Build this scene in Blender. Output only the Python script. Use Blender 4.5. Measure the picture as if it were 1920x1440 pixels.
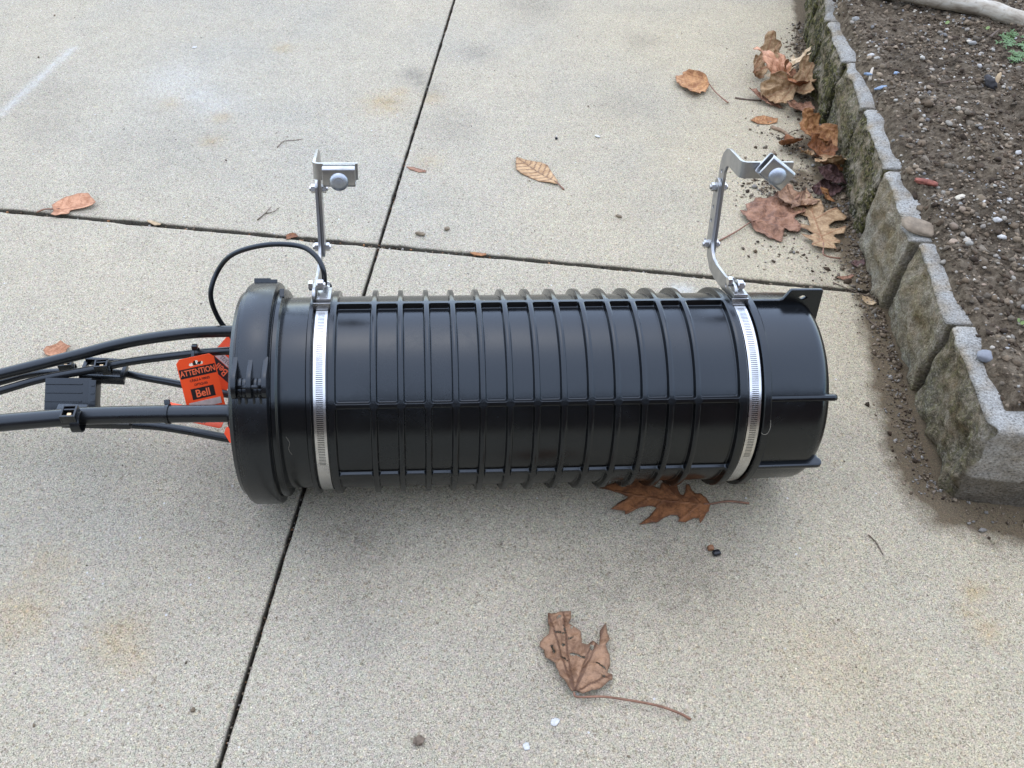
import bpy, bmesh, math, random
import numpy as np
from mathutils import Vector, Matrix, noise, Euler
from mathutils.geometry import delaunay_2d_cdt

R = math.radians
random.seed(7)
rng = np.random.default_rng(7)
for o in list(bpy.data.objects):
    bpy.data.objects.remove(o, do_unlink=True)
scene = bpy.context.scene
COL = scene.collection

# ------------------------------------------------------------------ camera
cam = bpy.data.cameras.new('camera')
cam.sensor_width = 36.0
cam.lens = 32.389
cam.shift_x = 0.04899
cam.shift_y = -0.01466
cam.clip_start = 0.02
cam.clip_end = 200.0
camo = bpy.data.objects.new('camera', cam)
COL.objects.link(camo)
p, ro = 0.79534, 0.02043
rt = Vector((1, 0, 0)); up = Vector((0, math.sin(p), math.cos(p))); fw = Vector((0, math.cos(p), -math.sin(p)))
rt2 = rt * math.cos(ro) + up * math.sin(ro); up2 = up * math.cos(ro) - rt * math.sin(ro)
m = Matrix((rt2, up2, -fw)).transposed().to_4x4()
m.translation = Vector((0, 0, 0.80265))
camo.matrix_world = m
scene.camera = camo

# ------------------------------------------------------------------ sky and sun (bright overcast)
SUN_EL, SUN_AZ = R(72), R(-6)          # azimuth measured from +y towards +x
w = bpy.data.worlds.new('World'); scene.world = w; w.use_nodes = True
nt = w.node_tree; nt.nodes.clear()
sky = nt.nodes.new('ShaderNodeTexSky'); sky.sky_type = 'NISHITA'; sky.sun_disc = False
sky.sun_elevation = SUN_EL; sky.sun_rotation = SUN_AZ
sky.air_density = 1.0; sky.dust_density = 0.6; sky.ozone_density = 1.0
bg = nt.nodes.new('ShaderNodeBackground'); bg.inputs[1].default_value = 0.15
wo = nt.nodes.new('ShaderNodeOutputWorld')
nt.links.new(sky.outputs[0], bg.inputs[0]); nt.links.new(bg.outputs[0], wo.inputs[0])
sl = bpy.data.lights.new('sun', 'SUN'); sl.energy = 1.2; sl.angle = R(160); sl.color = (1.0, 0.975, 0.945)
so = bpy.data.objects.new('sun', sl); COL.objects.link(so)
sd = Vector((math.sin(SUN_AZ) * math.cos(SUN_EL), math.cos(SUN_AZ) * math.cos(SUN_EL), math.sin(SUN_EL)))
so.rotation_euler = sd.to_track_quat('Z', 'Y').to_euler(); so.location = sd * 5
vs = scene.view_settings
vs.view_transform = 'Standard'; vs.look = 'None'; vs.exposure = 1.56; vs.gamma = 1.0; vs.use_curve_mapping = False

# ------------------------------------------------------------------ helpers
def link(name, me, mat=None, parent=None, smooth=False, label=None, cat=None, group=None, kind=None):
    o = bpy.data.objects.new(name, me); COL.objects.link(o)
    if mat is not None and len(me.materials) == 0: me.materials.append(mat)
    if smooth:
        me.polygons.foreach_set('use_smooth', [True] * len(me.polygons))
    if parent is not None: o.parent = parent
    return tag(o, label, cat, group, kind)

def tag(o, label=None, cat=None, group=None, kind=None):
    if label: o['label'] = label
    if cat: o['category'] = cat
    if group: o['group'] = group
    if kind: o['kind'] = kind
    return o

def empty(name, loc=(0, 0, 0), rot=(0, 0, 0), **k):
    o = bpy.data.objects.new(name, None); COL.objects.link(o)
    o.location = loc; o.rotation_euler = rot; o.empty_display_size = 0.02
    return tag(o, **k)

def mesh(name, v, f):
    me = bpy.data.meshes.new(name); me.from_pydata([tuple(x) for x in v], [], f); me.update(); return me

def bm_mesh(name, bm):
    me = bpy.data.meshes.new(name); bmesh.ops.recalc_face_normals(bm, faces=bm.faces); bm.to_mesh(me); bm.free(); return me

def catmull(pts, n=8):
    P = [Vector(q) for q in pts]
    if len(P) < 3: return P
    P = [P[0] * 2 - P[1]] + P + [P[-1] * 2 - P[-2]]
    out = []
    for i in range(1, len(P) - 2):
        a, b, c, d = P[i - 1:i + 3]
        for k in range(n):
            t = k / n
            out.append(0.5 * ((2 * b) + (c - a) * t + (2 * a - 5 * b + 4 * c - d) * t * t + (3 * b - a - 3 * c + d) * t ** 3))
    out.append(P[-2]); return out

def tube(name, pts, r, seg=12, n=8, cap=True, taper=None):
    Q = catmull(pts, n); N = len(Q); V = []; F = []
    T = [(Q[min(i + 1, N - 1)] - Q[max(i - 1, 0)]).normalized() for i in range(N)]
    nrm = T[0].orthogonal().normalized()
    for i in range(N):
        nrm = (nrm - T[i] * nrm.dot(T[i])).normalized(); bn = T[i].cross(nrm)
        rr = r if taper is None else r * (taper[0] + (taper[1] - taper[0]) * i / (N - 1))
        for k in range(seg):
            a = 2 * math.pi * k / seg
            V.append(Q[i] + (nrm * math.cos(a) + bn * math.sin(a)) * rr)
    for i in range(N - 1):
        for k in range(seg):
            k2 = (k + 1) % seg
            F.append((i * seg + k, i * seg + k2, (i + 1) * seg + k2, (i + 1) * seg + k))
    if cap:
        F.append(tuple(range(seg))[::-1]); F.append(tuple((N - 1) * seg + k for k in range(seg)))
    return mesh(name, V, F)

def lathe(name, prof, seg=160, a0=0.0, a1=360.0, z0=0.0):
    """prof: list of (s, r); turned about local X at height z0; angle 0 = -y, 90 = +z"""
    full = abs(a1 - a0) >= 359.9; n = seg if full else seg + 1; V = []; F = []
    for s, r in prof:
        for k in range(n):
            a = R(a0 + (a1 - a0) * k / seg)
            V.append((s, -r * math.cos(a), z0 + r * math.sin(a)))
    for i in range(len(prof) - 1):
        for k in range(seg):
            k2 = (k + 1) % n
            F.append((i * n + k, i * n + k2, (i + 1) * n + k2, (i + 1) * n + k))
    return mesh(name, V, F)

def box_bm(bm, c, d, rot=None, bev=0.0):
    g = bmesh.ops.create_cube(bm, size=1.0)
    vs_ = g['verts']
    for v_ in vs_: v_.co = Vector((v_.co.x * d[0], v_.co.y * d[1], v_.co.z * d[2]))
    if bev > 0:
        es = list({e for v_ in vs_ for e in v_.link_edges})
        r_ = bmesh.ops.bevel(bm, geom=es, offset=bev, segments=2, affect='EDGES', profile=0.6)
        vs_ = list({v_ for f in r_['faces'] for v_ in f.verts} | {v_ for v_ in vs_ if v_.is_valid})
    M = Matrix.Translation(Vector(c)) @ (rot.to_4x4() if rot is not None else Matrix.Identity(4))
    bmesh.ops.transform(bm, matrix=M, verts=[v_ for v_ in vs_ if v_.is_valid])

def box(name, c, d, rot=None, bev=0.0):
    bm = bmesh.new(); box_bm(bm, c, d, rot, bev); return bm_mesh(name, bm)

def cyl_bm(bm, c, axis, r, h, seg=24, bev=0.0, r2=None):
    g = bmesh.ops.create_cone(bm, cap_ends=True, segments=seg, radius1=r, radius2=r if r2 is None else r2, depth=h)
    q = Vector((0, 0, 1)).rotation_difference(Vector(axis).normalized())
    vs_ = g['verts']
    if bev:
        es = [e for e in {e for v_ in vs_ for e in v_.link_edges} if len(e.link_faces) == 2 and any(len(f.verts) > 4 for f in e.link_faces)]
        r_ = bmesh.ops.bevel(bm, geom=es, offset=bev, segments=2, affect='EDGES')
        vs_ = list({v_ for f in r_['faces'] for v_ in f.verts} | {v_ for v_ in vs_ if v_.is_valid})
    bmesh.ops.transform(bm, matrix=Matrix.Translation(Vector(c)) @ q.to_matrix().to_4x4(), verts=[v_ for v_ in vs_ if v_.is_valid])

def plate(name, outer, holes, thick, bev=0.0004):
    """flat plate from a 2-D outline with holes, centred on its own plane z = 0"""
    cu = bpy.data.curves.new(name, 'CURVE'); cu.dimensions = '2D'; cu.fill_mode = 'BOTH'
    cu.extrude = thick / 2 - bev; cu.bevel_depth = bev; cu.bevel_resolution = 1; cu.offset = -bev
    for loop in [outer] + list(holes):
        sp = cu.splines.new('POLY'); sp.points.add(len(loop) - 1); sp.use_cyclic_u = True
        for q, xy in zip(sp.points, loop): q.co = (xy[0], xy[1], 0, 1)
    o = bpy.data.objects.new('tmp', cu); COL.objects.link(o)
    dg = bpy.context.evaluated_depsgraph_get(); dg.update()
    me = bpy.data.meshes.new_from_object(o.evaluated_get(dg)); me.name = name
    bpy.data.objects.remove(o); bpy.data.curves.remove(cu)
    return me

def xf(me, M): me.transform(M); me.update(); return me

def circ(cx, cy, r, n=16, sx=1.0, sy=1.0): return [(cx + r * sx * math.cos(2 * math.pi * k / n), cy + r * sy * math.sin(2 * math.pi * k / n)) for k in range(n)]

def strip(cl, wd, nround=7):
    """outline of a strap of width wd along a 2-D centre line with rounded ends"""
    P = [Vector((a, b)) for a, b in cl]; L = []; Rr = []
    for i, q in enumerate(P):
        t = (P[min(i + 1, len(P) - 1)] - P[max(i - 1, 0)]).normalized(); n = Vector((-t.y, t.x))
        k = 1.0
        if 0 < i < len(P) - 1:
            k = 1 / max(0.5, math.cos((P[i] - P[i - 1]).angle(P[i + 1] - P[i]) / 2))
        L.append(q + n * wd / 2 * k); Rr.append(q - n * wd / 2 * k)
    t = (P[-1] - P[-2]).normalized(); a0 = math.atan2(t.y, t.x)
    cap1 = [P[-1] + Vector((math.cos(a0 + math.pi / 2 - math.pi * k / nround), math.sin(a0 + math.pi / 2 - math.pi * k / nround))) * wd / 2 for k in range(1, nround)]
    t = (P[0] - P[1]).normalized(); a0 = math.atan2(t.y, t.x)
    cap0 = [P[0] + Vector((math.cos(a0 + math.pi / 2 - math.pi * k / nround), math.sin(a0 + math.pi / 2 - math.pi * k / nround))) * wd / 2 for k in range(1, nround)]
    return [tuple(q) for q in L + cap1 + Rr[::-1] + cap0]

def text_mesh(name, s, size, fat=0.0, sx=1.0, align='CENTER'):
    cu = bpy.data.curves.new(name, 'FONT'); cu.body = s; cu.size = size; cu.align_x = align; cu.align_y = 'CENTER'; cu.offset = fat
    cu.resolution_u = 3
    o = bpy.data.objects.new('tmp', cu); COL.objects.link(o)
    dg = bpy.context.evaluated_depsgraph_get(); dg.update()
    me = bpy.data.meshes.new_from_object(o.evaluated_get(dg)); me.name = name
    bpy.data.objects.remove(o); bpy.data.curves.remove(cu)
    me.transform(Matrix.Diagonal((sx, 1, 1, 1))); return me

def nz(v, s, o=0.0): return noise.noise(Vector((v[0] * s + o, v[1] * s + o * 1.7, v[2] * s - o)))

def fbm(v, s, o=0.0, oc=3):
    a = 0; k = 1.0; t = 0
    for i in range(oc):
        a += k * nz(v, s, o + 13.1 * i); t += k; k *= 0.5; s *= 2.1
    return a / t

# ------------------------------------------------------------------ materials
class NT:
    def __init__(self, name):
        self.m = bpy.data.materials.new(name); self.m.use_nodes = True; self.t = self.m.node_tree
        self.b = self.t.nodes['Principled BSDF']
        self.co = self.n('ShaderNodeTexCoord').outputs['Object']
    def n(self, ty, **k):
        x = self.t.nodes.new(ty)
        for a, b in k.items(): setattr(x, a, b)
        return x
    def l(self, a, b): self.t.links.new(a, b)
    def val(self, sock, v):
        if isinstance(v, bpy.types.NodeSocket): self.l(v, sock)
        else: sock.default_value = v
    def noise(self, scale, detail=3, rough=0.55, co=None, dist=0.0):
        x = self.n('ShaderNodeTexNoise'); x.inputs['Scale'].default_value = scale; x.inputs['Detail'].default_value = detail
        x.inputs['Roughness'].default_value = rough; x.inputs['Distortion'].default_value = dist
        self.l(co or self.co, x.inputs['Vector']); return x.outputs[0]
    def noisec(self, scale, detail=2):
        x = self.n('ShaderNodeTexNoise'); x.inputs['Scale'].default_value = scale; x.inputs['Detail'].default_value = detail
        self.l(self.co, x.inputs['Vector']); return x.outputs[1]
    def vor(self, scale, out='Distance', feature='F1'):
        x = self.n('ShaderNodeTexVoronoi', feature=feature); x.inputs['Scale'].default_value = scale; self.l(self.co, x.inputs['Vector']); return x.outputs[out]
    def ramp(self, f, stops):
        x = self.n('ShaderNodeValToRGB'); self.l(f, x.inputs[0]); e = x.color_ramp.elements
        while len(e) < len(stops): e.new(0.5)
        for q, (pp, c) in zip(e, stops):
            q.position = pp; q.color = (c[0], c[1], c[2], 1) if not isinstance(c, (int, float)) else (c, c, c, 1)
        return x.outputs[0]
    def mix(self, f, a, b, mode='MIX'):
        x = self.n('ShaderNodeMix', data_type='RGBA', blend_type=mode)
        self.val(x.inputs[0], f)
        for s_, v_ in ((x.inputs[6], a), (x.inputs[7], b)):
            if isinstance(v_, (tuple, list)): s_.default_value = (v_[0], v_[1], v_[2], 1)
            else: self.l(v_, s_)
        return x.outputs[2]
    def math(self, op, a, b=0.0, c=None):
        x = self.n('ShaderNodeMath', operation=op); self.val(x.inputs[0], a); self.val(x.inputs[1], b)
        if c is not None: self.val(x.inputs[2], c)
        return x.outputs[0]
    def attr(self, name, out='Fac'):
        x = self.n('ShaderNodeAttribute', attribute_name=name); return x.outputs[out]
    def bump(self, h, strength=0.3, dist=0.001):
        x = self.n('ShaderNodeBump'); x.inputs['Strength'].default_value = strength; x.inputs['Distance'].default_value = dist
        self.l(h, x.inputs['Height']); self.l(x.outputs[0], self.b.inputs['Normal'])
    def set(self, color=None, rough=None, metal=None, spec=None, coat=None):
        b = self.b
        if color is not None:
            if isinstance(color, (tuple, list)): b.inputs['Base Color'].default_value = (color[0], color[1], color[2], 1)
            else: self.l(color, b.inputs['Base Color'])
        if rough is not None: self.val(b.inputs['Roughness'], rough)
        if metal is not None: self.val(b.inputs['Metallic'], metal)
        if spec is not None: self.val(b.inputs['Specular IOR Level'], spec)
        if coat is not None: b.inputs['Coat Weight'].default_value = coat
        return self.m

def mat_concrete():
    t = NT('concrete')
    g1 = t.noise(820, 2, 0.6); g2 = t.noise(460, 2, 0.6)
    c = t.ramp(g1, [(0.26, (0.215, 0.185, 0.135)), (0.42, (0.340, 0.300, 0.222)), (0.54, (0.400, 0.354, 0.266)), (0.74, (0.505, 0.450, 0.350))])
    spk = t.ramp(g2, [(0.30, 0.72), (0.42, 0.97), (0.60, 1.0), (0.70, 1.12)])
    c = t.mix(1.0, c, spk, 'MULTIPLY')
    gr = t.n('ShaderNodeSeparateColor'); t.l(t.vor(1000, 'Color'), gr.inputs[0])
    c = t.mix(1.0, c, t.ramp(gr.outputs[0], [(0.0, 0.52), (0.10, 0.64), (0.16, 0.95), (0.85, 1.03), (0.90, 1.2), (1.0, 1.3)]), 'MULTIPLY')
    gr3 = t.n('ShaderNodeSeparateColor'); t.l(t.vor(1650, 'Color'), gr3.inputs[0])
    c = t.mix(1.0, c, t.ramp(gr3.outputs[2], [(0.0, 0.42), (0.12, 0.6), (0.2, 0.95), (0.8, 1.05), (0.9, 1.25), (1.0, 1.38)]), 'MULTIPLY')
    gr2 = t.n('ShaderNodeSeparateColor'); t.l(t.vor(430, 'Color'), gr2.inputs[0])
    c = t.mix(1.0, c, t.ramp(gr2.outputs[1], [(0.0, (0.70, 0.67, 0.64)), (0.03, (0.78, 0.74, 0.70)), (0.05, (1, 1, 1)), (0.94, (1, 1, 1)), (0.96, (1.12, 1.05, 0.94)), (1.0, (1.18, 1.16, 1.14))]), 'MULTIPLY')
    tint = t.noisec(260, 1)
    c = t.mix(0.10, c, tint, 'OVERLAY')
    big = t.ramp(t.noise(2.6, 4, 0.6), [(0.3, (0.90, 0.92, 0.95)), (0.5, (1.0, 0.99, 0.965)), (0.7, (1.05, 1.03, 0.985))])
    c = t.mix(1.0, c, big, 'MULTIPLY')
    mid = t.ramp(t.noise(17, 4, 0.65), [(0.3, 0.94), (0.55, 1.0), (0.75, 1.05)])
    c = t.mix(1.0, c, mid, 'MULTIPLY')
    # bigger pale aggregate showing here and there
    ag = t.ramp(t.vor(60, 'Distance'), [(0.0, 1.0), (0.055, 1.0), (0.085, 0.0)])
    agm = t.math('MULTIPLY', ag, t.ramp(t.noise(21, 1), [(0.52, 0.0), (0.6, 0.55)]))
    c = t.mix(agm, c, (0.62, 0.63, 0.63))
    for nm, col, k in (('warm', (1.02, 0.99, 0.92), 1.0), ('cool', (0.96, 1.0, 1.07), 1.0)):
        c = t.mix(t.math('MULTIPLY', t.attr(nm), k), c, t.mix(1.0, c, col, 'MULTIPLY'))
    blot = t.ramp(t.noise(70, 3, 0.6), [(0.3, 0.35), (0.65, 1.0)])
    c = t.mix(t.math('MULTIPLY', t.attr('rust'), blot), c, t.mix(1.0, c, (0.98, 0.83, 0.60), 'MULTIPLY'))
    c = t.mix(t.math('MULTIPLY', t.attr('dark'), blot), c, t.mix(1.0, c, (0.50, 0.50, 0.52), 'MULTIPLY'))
    c = t.mix(t.math('MULTIPLY', t.attr('scuff'), blot), c, (0.60, 0.62, 0.62))
    dn = t.math('ADD', t.attr('damp'), t.math('MULTIPLY', t.math('SUBTRACT', t.noise(38, 4, 0.6), 0.5), 0.55))
    dn = t.ramp(dn, [(0.38, 0.0), (0.62, 1.0)])
    c = t.mix(dn, c, t.mix(0.45, t.mix(1.0, c, (0.40, 0.34, 0.26), 'MULTIPLY'), (0.085, 0.066, 0.046)))
    c = t.mix(t.attr('grime'), c, (0.022, 0.018, 0.013))
    t.set(c, t.ramp(g1, [(0.3, 0.95), (0.7, 0.8)]), spec=0.25)
    t.bump(t.math('ADD', g1, t.math('MULTIPLY', g2, 0.7)), 0.30, 0.0010)
    return t.m

def mat_plastic(name, base=0.0025, rough=0.20, dust=1.0):
    t = NT(name)
    d = t.ramp(t.noise(9, 4, 0.7), [(0.45, 0.0), (0.8, 0.004 * dust)])
    fleck = t.ramp(t.noise(420, 2), [(0.74, 0.0), (0.80, 0.04 * dust)])
    c = t.mix(t.math('ADD', d, fleck), (base, base, base * 1.06), (0.30, 0.28, 0.25))
    rg = t.ramp(t.noise(15, 5, 0.7, dist=0.6), [(0.32, rough - 0.05), (0.55, rough + 0.02), (0.72, rough + 0.16)])
    t.set(c, rg, spec=0.56); t.b.inputs['Specular Tint'].default_value = (0.84, 0.93, 1.0, 1)
    t.bump(t.noise(1500, 2), 0.12, 0.0004); return t.m

def mat_metal(name, col, rough, streak=None, metal=1.0):
    t = NT(name)
    mp = t.n('ShaderNodeMapping'); mp.inputs['Scale'].default_value = streak or (1, 1, 1); t.l(t.co, mp.inputs['Vector'])
    n1 = t.noise(300, 4, 0.6, mp.outputs[0]); n2 = t.noise(60, 4, 0.6)
    c = t.mix(1.0, t.ramp(n1, [(0.3, [x * 0.82 for x in col]), (0.7, col)]), t.ramp(n2, [(0.3, 0.8), (0.6, 1.0)]), 'MULTIPLY')
    t.set(c, t.ramp(n2, [(0.3, rough + 0.1), (0.7, rough - 0.04)]), metal)
    t.bump(n1, 0.08, 0.0004); return t.m

def mat_flat(name, col, rough=0.5, var=0.15, scale=80, spec=0.4):
    t = NT(name)
    t.set(t.mix(1.0, col, t.ramp(t.noise(scale, 4, 0.6), [(0.3, 1 - var), (0.7, 1 + var)]), 'MULTIPLY'), rough, spec=spec)
    t.bump(t.noise(scale * 6, 3), 0.15, 0.0005); return t.m

def mat_leaf(name, col, dark, vein, vk=0.55):
    t = NT(name); warm = lambda q: [q[0] * 1.02, q[1] * 0.98, q[2] * 0.86]
    col, dark, vein = warm(col), warm(dark), warm(vein)
    c = t.ramp(t.noise(70, 6, 0.72, dist=0.5), [(0.32, [x * 0.8 for x in dark]), (0.42, dark), (0.54, col), (0.72, [min(1, x * 1.3) for x in col])])
    c = t.mix(t.ramp(t.noise(380, 4, 0.7), [(0.52, 0.0), (0.70, 0.55)]), c, [x * 0.6 for x in dark])
    c = t.mix(t.math('MULTIPLY', t.attr('rim'), 0.6), c, [x * 0.55 for x in dark])
    c = t.mix(t.math('MULTIPLY', t.ramp(t.attr('vein'), [(0.2, 0.0), (0.8, 1.0)]), vk), c, vein)
    t.set(c, 0.62, spec=0.3)
    t.bump(t.math('ADD', t.noise(140, 4, 0.6), t.math('MULTIPLY', t.attr('vein'), 0.6)), 0.8, 0.0022)
    b = t.b; b.inputs['Subsurface Weight'].default_value = 0.0
    return t.m

def mat_stone():
    t = NT('block_stone')
    sp = t.n('ShaderNodeSeparateXYZ'); t.l(t.n('ShaderNodeNewGeometry').outputs['Normal'], sp.inputs[0])
    g = t.noise(420, 3, 0.65)
    c = t.ramp(g, [(0.28, (0.10, 0.098, 0.088)), (0.40, (0.33, 0.315, 0.275)), (0.56, (0.48, 0.462, 0.41)), (0.75, (0.65, 0.63, 0.57))])
    c = t.mix(1.0, c, t.ramp(t.noise(24, 4, 0.6), [(0.3, 0.72), (0.7, 1.12)]), 'MULTIPLY')
    f = t.attr('face')                       # rough split faces hold soil stain and moss, the smooth tops do not
    st = t.math('MULTIPLY', f, t.ramp(t.noise(19, 5, 0.7), [(0.30, 1.0), (0.64, 0.35)]))
    c = t.mix(st, c, t.mix(1.0, c, (0.66, 0.49, 0.28), 'MULTIPLY'))
    mo = t.math('MULTIPLY', t.attr('moss'), t.ramp(t.noise(26, 6, 0.75), [(0.37, 0.0), (0.50, 1.0)]))
    mo = t.math('MULTIPLY', mo, t.ramp(t.noise(260, 3, 0.6), [(0.32, 0.25), (0.52, 1.0)]))
    mc = t.ramp(t.noise(150, 3), [(0.3, (0.016, 0.014, 0.008)), (0.48, (0.042, 0.039, 0.015)), (0.60, (0.10, 0.092, 0.028)), (0.78, (0.17, 0.15, 0.055))])
    c = t.mix(mo, c, mc)
    c = t.mix(t.attr('wet'), c, t.mix(1.0, c, (0.36, 0.33, 0.28), 'MULTIPLY'))
    t.set(c, 0.9, spec=0.2)
    t.bump(t.math('ADD', t.noise(130, 5, 0.7), t.math('MULTIPLY', g, 0.6)), 1.0, 0.006)
    return t.m

def mat_soil():
    t = NT('soil')
    c = t.ramp(t.noise(95, 6, 0.72), [(0.30, (0.022, 0.017, 0.012)), (0.43, (0.090, 0.067, 0.043)), (0.60, (0.185, 0.145, 0.098)), (0.80, (0.33, 0.275, 0.20))])
    c = t.mix(1.0, c, t.ramp(t.noise(7, 3), [(0.3, 0.72), (0.7, 1.2)]), 'MULTIPLY')
    t.set(c, 0.95, spec=0.15)
    t.bump(t.noise(220, 6, 0.75), 1.0, 0.006); return t.m

def mat_vcol(name, rough=0.85, bump=300):
    t = NT(name)
    c = t.mix(1.0, t.attr('Col', 'Color'), t.ramp(t.noise(bump, 3, 0.6), [(0.3, 0.7), (0.7, 1.2)]), 'MULTIPLY')
    t.set(c, rough, spec=0.25); t.bump(t.noise(bump * 2, 4), 0.5, 0.001); return t.m

M = {}
M['concrete'] = mat_concrete()
M['plastic'] = mat_plastic('black_polypropylene')
M['ring'] = mat_plastic('black_ring_plastic', 0.005, 0.24, 1.3)
M['rubber'] = mat_plastic('cable_jacket', 0.006, 0.30, 0.6)
M['fitting'] = mat_plastic('black_fitting', 0.005, 0.28, 0.4)
M['steel'] = mat_metal('stainless_band', (0.70, 0.70, 0.69), 0.20, (1, 12, 12))
M['plate'] = mat_metal('bracket_steel', (0.47, 0.47, 0.465), 0.32, (3, 3, 20))
M['zinc'] = mat_metal('zinc_bolt', (0.50, 0.53, 0.57), 0.42)
M['nut'] = mat_metal('nut_steel', (0.72, 0.71, 0.69), 0.25)
M['brass'] = mat_flat('brass_screw', (0.80, 0.56, 0.30), 0.4, 0.1)
M['orange'] = mat_flat('orange_vinyl', (0.90, 0.085, 0.018), 0.38, 0.05, 40)
M['ink'] = mat_flat('black_ink', (0.012, 0.010, 0.010), 0.45, 0.1)
M['orange_ink'] = mat_flat('orange_lettering', (0.90, 0.16, 0.06), 0.42, 0.03)
M['strap'] = mat_metal('tag_label_strip', (0.70, 0.62, 0.58), 0.35, metal=0.35)
M['stone'] = mat_stone()
M['soil'] = mat_soil()
M['pebble'] = mat_vcol('pebble', 0.75, 260)
M['crumb'] = mat_vcol('soil_crumb', 0.95, 400)

# ------------------------------------------------------------------ setting: ground sheet and driveway slabs
gm = mesh('ground', [(-60, -60, -0.032), (60, -60, -0.032), (60, 60, -0.032), (-60, 60, -0.032)], [(0, 1, 2, 3)])
link('ground', gm, mat_flat('packed_earth', (0.055, 0.045, 0.035), 0.95, 0.35, 60, 0.1), kind='structure',
     label='dark packed earth under the driveway slabs')

JX = Vector((-0.1201, 1.0262)); EB = Vector((1.2172, -0.1429)).normalized(); EA = Vector((0.1706, 1.5194)).normalized()
WALL = [(0.70, 1.95), (0.636, 1.66), (0.598, 1.50), (0.590, 1.3635), (0.586, 1.2678), (0.572, 1.1253), (0.556, 1.0), (0.552, 0.918), (0.543, 0.8134), (0.530, 0.7248), (0.524, 0.668), (0.523, 0.631), (0.534, 0.605), (0.567, 0.597), (0.605, 0.592), (0.9, 0.55)]

def dist_poly(x, y, poly):
    d = np.full_like(x, 9.0)
    for (x0, y0), (x1, y1) in zip(poly[:-1], poly[1:]):
        dx, dy = x1 - x0, y1 - y0
        t = np.clip(((x - x0) * dx + (y - y0) * dy) / (dx * dx + dy * dy), 0, 1)
        d = np.minimum(d, np.hypot(x - x0 - t * dx, y - y0 - t * dy))
    return d

def blobs(x, y, L):
    a = np.zeros_like(x)
    for bx_, by_, r_, k_ in L: a = np.maximum(a, k_ * np.exp(-((x - bx_) ** 2 + (y - by_) ** 2) / (r_ * r_)))
    return a

RUST = [(-0.1417, 1.415, 0.034, 0.9), (-0.12, 1.45, 0.018, 0.8), (-0.3191, 0.4203, 0.028, 0.8), (-0.30, 0.40, 0.02, 0.6), (-0.4184, 0.446, 0.035, 0.7), (-0.41, 0.50, 0.03, 0.5), (-0.4063, 1.3583, 0.016, 0.9),
        (-0.4088, 1.2848, 0.018, 0.7), (-0.342, 1.6051, 0.02, 0.7), (-0.06, 1.435, 0.018, 0.7), (-0.06, 1.24, 0.025, 0.5), (-0.50, 1.40, 0.02, 0.5), (0.515, 0.49, 0.012, 0.9), (0.511, 0.45, 0.012, 0.9), (0.50, 0.47, 0.010, 0.7), (0.35, 0.42, 0.05, 0.3)]
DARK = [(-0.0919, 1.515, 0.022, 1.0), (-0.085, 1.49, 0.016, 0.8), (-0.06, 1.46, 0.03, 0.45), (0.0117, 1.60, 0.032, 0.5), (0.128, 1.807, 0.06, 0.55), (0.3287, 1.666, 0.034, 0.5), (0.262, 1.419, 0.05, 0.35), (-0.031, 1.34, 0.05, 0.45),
        (-0.11, 0.5386, 0.05, 0.7), (-0.10, 0.47, 0.05, 0.4), (0.22, 0.51, 0.075, 0.75), (0.14, 0.49, 0.06, 0.6), (-0.25, 0.55, 0.10, 0.35), (-0.72, 1.40, 0.08, 0.35), (-0.68, 1.32, 0.06, 0.35), (-0.47, 1.27, 0.10, 0.25), (0.06, 0.36, 0.08, 0.2), (-0.13, 1.42, 0.014, 0.5), (0.40, 0.36, 0.05, 0.2)]  # blob at the closure's front paints its soft shadow; the rest are stains
SCUFF = [(-0.5093, 1.479, 0.06, 0.16), (-0.46, 1.43, 0.035, 0.2), (-0.42, 1.40, 0.04, 0.15), (0.29, 0.94, 0.014, 0.6)]

def samples(lo, hi, fine_lo, fine_hi, step):
    a = [lo]; x = lo
    while x < fine_lo - 0.3: x = min(x + 0.3, fine_lo); a.append(x)
    b = list(np.arange(fine_lo, fine_hi + 1e-6, step)); c = []
    x = fine_hi
    while x < hi - 0.3: x += 0.3; c.append(x)
    c.append(hi)
    out = sorted(set(round(float(q), 5) for q in a + b + c)); return out

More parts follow.
